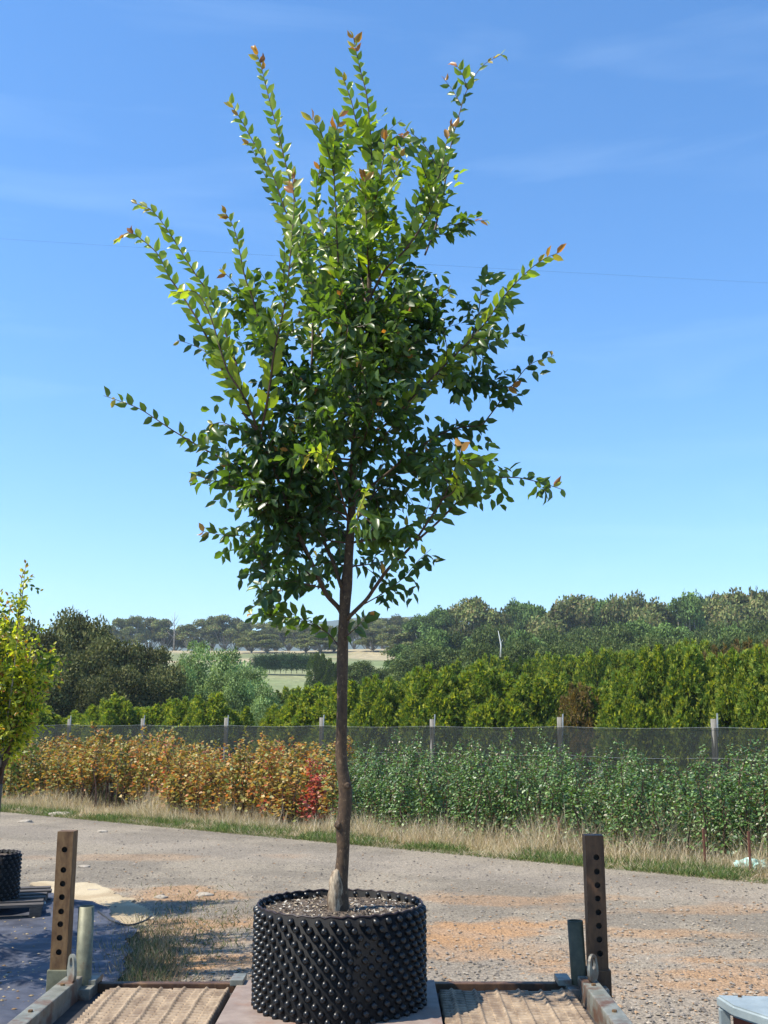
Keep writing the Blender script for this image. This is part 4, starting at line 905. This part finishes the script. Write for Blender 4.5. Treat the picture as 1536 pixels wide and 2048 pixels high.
def cypress(name, n, cols, wid=.42, tipc=(.38, .40, .06), nl=26):
    """unit: 4 m tall; a leader with many pointed side leaders, each a cone of upswept sprays"""
    r_ = empty(name); P_ = []; D = []; In = []
    cones = [(0, 0, .3, 3.35, .6)]
    for i in range(nl):
        t = (i + .5) / nl; a = i * 2.4 + random.uniform(-.3, .3); R_ = 4 * wid * (1 - t ** 2.2) ** .7 * (.8 + .2 * min(1, t * 4)); rr_ = R_ * random.uniform(.5, .85)
        h = random.uniform(.6, 1.1) * (1 - .2 * t); z0 = min(4 * t * .9, 3.75 - h) + random.uniform(-.15, .15); cones.append((math.cos(a) * rr_, math.sin(a) * rr_, z0, h, R_ * random.uniform(.28, .42) + .12))
    wt = np.array([c[3] * c[4] for c in cones]); wt[0] *= .5; cnt = (wt / wt.sum() * n).astype(int)
    for (cx, cy, z0, h, w_), k in zip(cones, cnt):
        t = rng.random(k) ** .9; a = rng.uniform(0, 6.28, k); inner = rng.random(k); rad = w_ * (1 - t ** 1.5) * (1 - .6 * inner ** 2) * (1 + .25 * np.sin(3 * a + cx * 9)); cr = math.hypot(cx, cy) + 1e-6
        o_ = np.array([cx / cr, cy / cr, 0]) * (.35 if cr > .05 else 0)
        P_.append(np.stack([cx + np.cos(a) * rad + o_[0] * t * h * .5, cy + np.sin(a) * rad + o_[1] * t * h * .5, z0 + h * t], 1))
        ow = np.stack([np.cos(a), np.sin(a), np.zeros(k)], 1); D.append(ow * rng.uniform(.3, 1, (k, 1)) + o_ + np.array([0, 0, 1]) * rng.uniform(.15, .9, (k, 1)) + unit(k) * .4); In.append(np.where(t > .75, inner * .5, inner))
    P_, D, In = map(np.concatenate, (P_, D, In)); k = len(P_); Nn = unit(k) + np.array([0, 0, .5]); Ln = rng.uniform(.08, .22, k)
    C = np.array(cols)[rng.integers(0, len(cols), k)] * rng.uniform(.7, 1.3, (k, 1)); tp_ = (In < .4) & (rng.random(k) < .5); C[tp_] = np.array(tipc) * rng.uniform(.6, 1.15, (tp_.sum(), 1))
    Du = D / np.linalg.norm(D, axis=1, keepdims=True) * Ln[:, None]; s1 = unit(k) * .75
    P2 = np.concatenate([P_, P_ + Du * .25, P_ + Du * .2]); D2 = np.concatenate([D, D + s1, D - s1]); N2 = np.concatenate([Nn] * 3); L2 = np.concatenate([Ln, Ln * .7, Ln * .7]); C2 = np.concatenate([C, C, C])
    MB().tube([(0, 0, -.2), (0, 0, 3.2)], [.09, .03], 6).build('trunk', M['dull'], r_)
    link('crown', leaves('crown', P2, D2, N2, L2, L2 * .36, C2, 'kite'), M['conifer'], r_); return r_
CY = [(.13, .20, .034), (.17, .245, .04), (.095, .155, .03), (.21, .27, .045)]
cyp = [cypress('cypress_tree', 15000, CY) for _ in range(5)]
cypd = [cypress('cypress_tree', 7000, [(.05, .09, .022), (.07, .115, .026)], tipc=(.14, .19, .035)) for _ in range(2)]
cypb = [cypress('cypress_tree', 9000, [(.17, .11, .04), (.13, .12, .035), (.22, .15, .06)], tipc=(.26, .18, .07))]
GU = [(.12, .15, .05), (.155, .18, .06), (.09, .115, .045), (.19, .195, .075), (.18, .15, .07)]
GU2 = [(.10, .16, .045), (.13, .19, .055), (.075, .12, .04)]
gums = [gum_tree('gum_tree', GU) for _ in range(5)]
gumd = [gum_tree('gum_tree', GU2, 17, 9500, .36, 'gum', .34, .10) for _ in range(3)]
watt = [bush_tree('wattle_tree', [(.062, .070, .026), (.085, .092, .034), (.10, .11, .04), (.15, .145, .06)], 12000, .30, .34, .03) for _ in range(3)]
wmid = [bush_tree('blackwood_tree', [(.07, .105, .032), (.095, .13, .038), (.05, .075, .026), (.125, .15, .05)], 9500, .36, .36, .05) for _ in range(3)]
pale = [bush_tree('willow_tree', [(.19, .27, .10), (.23, .31, .12), (.15, .22, .08)], 13000, .30, .32, .05, asp=.45, cone=.7) for _ in range(2)]
hedge = [bush_tree('hedge_shrub', [(.055, .105, .045), (.045, .08, .036)], 3500, .6, .7, .02, 12) for _ in range(1)]
allsrc = cyp + cypd + cypb + gums + gumd + watt + wmid + pale + hedge
for o in allsrc: srcs[id(o)] = True
def plant(o, px, ytop, Y, wpx, unit_h, label, cat, group, unit_w, zb=None):
    X = hx(px, Y); zt = H + (1440 - ytop) / (F * cp) * Y * (1 / cp) * cp * 1.0; d = ray(px, ytop); zt = H + d.z * Y / d.y
    zb = terrain(X, Y) - .1 if zb is None else zb; hgt = max(.5, zt - zb); c = place(o, (X, Y, zb), random.uniform(0, 6.28), (wpx / F * Y / unit_w, hgt / unit_h))
    return tag(c, label, cat, group)
R = random
# front hedge of cypresses right behind the fence (profile of tops)
def prof(x, pts): return float(np.interp(x, [p[0] for p in pts], [p[1] for p in pts]))
hed1 = [(-60, 1425), (60, 1418), (190, 1405), (240, 1392), (300, 1400), (340, 1402), (430, 1368), (500, 1420), (540, 1440), (600, 1375), (700, 1352), (760, 1350), (860, 1330), (950, 1332), (1040, 1325), (1120, 1345), (1180, 1362), (1240, 1330), (1300, 1300), (1420, 1285), (1540, 1275), (1640, 1270)]
x = -70
while x < 1640:
    yt = prof(x, hed1) + R.uniform(-14, 16); Y = float(np.interp(x, [0, 1536], [44, 31])) + R.uniform(-1, 1); brown = abs(x - 1150) < 34
    if abs(x - 530) < 24: x += 30; continue
    if brown: lab, g = 'bronze brown tinted cypress between two green masses of hedge', 'bronze cypresses in the hedge'
    elif 395 < x < 480: lab, g = 'rounded bright cypress standing tallest in the left part of hedge', 'tall left cypresses'
    elif x < 560: lab, g = 'low yellow green cypress in the left hedge behind the fence', 'left hedge of cypresses'
    else: lab, g = 'yellow green feathery cypress in the big right hedge behind fence', 'right hedge of cypresses'
    plant(cypb[0] if brown else R.choice(cyp), x, yt, Y - .5 * brown, (95 if brown else R.uniform(110, 160)) if x > 560 else 105, 4.0, lab, 'cypress', g, 2.5)
    x += R.uniform(46, 66) if x > 560 else R.uniform(44, 58)
# second and third hedge rows
hed2 = [(560, 1440), (620, 1420), (720, 1400), (820, 1345), (900, 1322), (1000, 1312), (1080, 1302), (1200, 1295), (1300, 1285), (1400, 1282), (1470, 1272), (1640, 1262)]
x = 720
while x < 1650:
    far_brown = x > 1440
    plant(cypb[0] if (far_brown and R.random() < .55) else R.choice(cyp + cypd), x, prof(x, hed2) + R.uniform(-6, 10), float(np.interp(x, [560, 1536], [60, 46])) + R.uniform(-2, 2), R.uniform(85, 115), 4.0,
          'green cypress top showing behind the front right hedge', 'cypress', 'second hedge row on the right', 2.5)
    x += R.uniform(34, 50)
# dark wattles on the left, pale willows beside them
for px, yt, Y, wp in ((35, 1240, 58, 130), (95, 1262, 54, 120), (128, 1222, 60, 110), (170, 1236, 60, 110), (205, 1275, 56, 120), (150, 1300, 50, 130), (255, 1285, 58, 120), (300, 1292, 60, 110), (330, 1330, 56, 100), (230, 1330, 50, 120), (290, 1345, 51, 110), (60, 1320, 50, 120), (100, 1345, 48, 100), (-20, 1250, 55, 120), (185, 1350, 48, 90)):
    plant(R.choice(watt), px, yt, Y, wp, 10, 'dark olive bushy wattle in the thicket at left behind hedge', 'tree', 'dark wattle thicket on the left', 6.6)
for px, yt, Y, wp, lab in ((392, 1282, 66, 95, 'pale green feathery tree with highest tip beside dark thicket'), (450, 1298, 64, 105, 'soft pale green rounded tree in the middle of three'), (505, 1335, 62, 95, 'mid green tree at the right of the pale trio'), (365, 1320, 63, 70, 'small pale green tree touching the dark thicket'), (530, 1372, 58, 70, 'low bluish green bush beside the dark field hedge'), (470, 1340, 60, 80, 'low pale green shrub before the pale trees')):
    plant(R.choice(pale), px, yt, Y, wp, 10, lab, 'tree', 'pale green trees left of the trunk', 5.8)
# hedge blocks in the far field
for px in range(515, 616, 11): plant(hedge[0], px, 1308 + R.uniform(-3, 3), 150, 34, 10, 'dark clipped shrub in the hedge block on the far field', 'shrub', 'dark field hedge block', 12, at(px, 1346, 150).z)
for px in range(628, 700, 14): plant(cypd[px % 2], px, 1300 + (px - 628) * .5 + R.uniform(-3, 3), 120, 30, 4, 'light green conifer in far hedge left of the trunk', 'cypress', 'far light green hedge', 2.5, at(px, 1385, 120).z)
for px in range(560, 740, 22): plant(R.choice(cypd + cyp[:2]), px, 1382 + R.uniform(-12, 8), 75, 60, 4, 'low conifer in the dip behind the hedge near trunk', 'cypress', 'low conifers in the dip', 2.5)
for px, yt in ((700, 1330), (725, 1322), (752, 1338), (780, 1345)): plant(R.choice(wmid), px, yt, 100, 55, 10, 'small round dark tree right behind the tree trunk', 'tree', 'round trees behind trunk', 7)
# ridge gums on the left hill
lft = [(205, 1250), (232, 1236), (262, 1232), (292, 1238), (322, 1236), (345, 1262), (372, 1248), (398, 1240), (420, 1238), (445, 1234), (468, 1236), (492, 1240), (520, 1246), (548, 1240), (575, 1246), (600, 1250), (628, 1254), (655, 1250), (680, 1246), (706, 1240), (735, 1236), (765, 1232), (795, 1228)]
for px, yt in lft:
    plant(R.choice(gums), px, yt + R.uniform(-3, 5), 318 + R.uniform(-12, 12), R.uniform(46, 62), 10, 'spreading olive gum tree along the skyline of the left hill', 'tree', 'gum trees on the left hill', 7.5)
for px, yt, Y in ((500, 1262, 270), (530, 1268, 265), (610, 1268, 262), (640, 1272, 258), (665, 1275, 262), (745, 1256, 260), (785, 1250, 255), (840, 1238, 265), (870, 1245, 258)):
    plant(R.choice(gums), px, yt, Y, 60, 10, 'olive gum tree standing below the skyline of the far field', 'tree', 'gum trees on the far field', 7.5)
# bare dead tree on the skyline
dt = empty('dead_tree'); mb = MB(); mb.tube([(0, 0, 0), (.1, 0, 4), (-.1, 0, 7), (0, 0, 10)], [.22, .16, .1, .03], 6)
for z, dx, dz in ((4, 1.6, 3), (5, -1.5, 2.6), (6, 1.1, 2.4), (6.5, -.9, 2.5), (7.5, .7, 1.6), (3.4, -1.8, 1.6)): mb.tube([(0, 0, z), (dx * .6, .2, z + dz * .5), (dx, .3, z + dz)], [.08, .05, .02], 5)
mb.build('trunk', M['gum'], dt, True); p = at(350, 1222, 312); dt.location = (p.x, 312, terrain(p.x, 312)); dt.scale = ((p.z - terrain(p.x, 312)) / 10,) * 3
tag(dt, 'bare leafless tree poking above the left hill skyline', 'dead tree')
# ridge on the right
rgt = [(815, 1262), (850, 1235), (880, 1222), (915, 1208), (950, 1202), (985, 1212), (1020, 1215), (1045, 1206), (1075, 1214), (1105, 1222), (1130, 1210), (1160, 1200), (1190, 1208), (1220, 1200), (1250, 1190), (1280, 1188), (1308, 1200), (1335, 1215), (1358, 1226), (1385, 1182), (1405, 1184), (1440, 1190), (1470, 1184), (1500, 1184), (1535, 1184), (1570, 1186)]
for px, yt in rgt:
    if abs(px - 1395) < 15: lab, g = 'dense dark green gum crown rising above its ridge neighbours', 'tall dark gums on right ridge'
    else: lab, g = 'tall spreading gum tree along the skyline of the right ridge', 'gum trees on the right ridge'
    plant(R.choice(gums + gumd[:1]) if abs(px - 1395) > 15 else gumd[1], px, yt + R.uniform(-3, 3), 195 + R.uniform(-10, 10), R.uniform(80, 110) if g[0] == 'g' else 75, 10, lab, 'tree', g, 7.2)
for i in range(24):
    px = 800 + i * 34 + R.uniform(-10, 10); yt = prof(px, [(790, 1300), (870, 1268), (960, 1258), (1050, 1272), (1150, 1262), (1250, 1255), (1330, 1258), (1420, 1250), (1600, 1235)]) + R.uniform(-16, 16)
    plant(R.choice(wmid + gumd), px, yt, 130 + R.uniform(-14, 14), R.uniform(70, 95), 10, 'mid green bushy tree on the slope below the right ridge', 'tree', 'bushy trees below right ridge', 7)
for i in range(22):
    px = 780 + i * 37 + R.uniform(-10, 10); yt = prof(px, [(780, 1345), (850, 1300), (960, 1290), (1200, 1282), (1600, 1262)]) + R.uniform(-6, 8)
    plant(R.choice(wmid), px, yt, 95 + R.uniform(-6, 6), R.uniform(75, 95), 10, 'dark green tree right behind the tall right hedge', 'tree', 'trees behind the right hedge', 7)
ds = MB(); ds.tube([(0, 0, 0), (.3, 0, 4), (-.2, 0, 7), (-.6, 0, 9)], [.25, .22, .16, .05], 6).tube([(.2, 0, 4.5), (1.0, 0, 6)], [.1, .04], 5); o = ds.build('dead_gum', M['pvc'], None, True)
p = at(1000, 1278, 88); q = at(1000, 1243, 88); o.location = (p.x, 88, p.z - 1.5); o.scale = ((q.z - p.z) / 9 * 1.5,) * 3; tag(o, 'bleached white dead tree stem among dark trees on right slope', 'dead tree')
for o in allsrc:
    if id(o) in srcs:
        for ch in list(o.children): bpy.data.objects.remove(ch)
        bpy.data.objects.remove(o)
# the air: far things fade slightly
hm = bpy.data.materials.new('thin air'); hm.use_nodes = True; hm.node_tree.nodes.clear(); ho = hm.node_tree.nodes.new('ShaderNodeOutputMaterial'); hv = hm.node_tree.nodes.new('ShaderNodeVolumePrincipled')
hv.inputs['Density'].default_value = .0003; hv.inputs['Color'].default_value = (.72, .84, .97, 1); hv.inputs['Anisotropy'].default_value = .2; hm.node_tree.links.new(hv.outputs[0], ho.inputs['Volume'])
hz = MB().box((-2700, -80, -12), (2700, 2650, 215)).build('haze', hm); hz['kind'] = 'stuff'; hz['label'] = 'thin bluish air between the yard and the far hills'; hz.display_type = 'WIRE'
# overhead wire
a_ = at(-700, 430, 46); b_ = at(2300, 602, 46); pts = []
for i in range(41):
    f = i / 40; p = a_.lerp(b_, f); p.z -= .25 * 4 * f * (1 - f); pts.append(p)
o = MB().tube(pts, .003, 5).build('overhead_wire', M['cable']); tag(o, 'thin dark power line crossing the sky behind the tree', 'power line')
print('objects', len(bpy.data.objects))
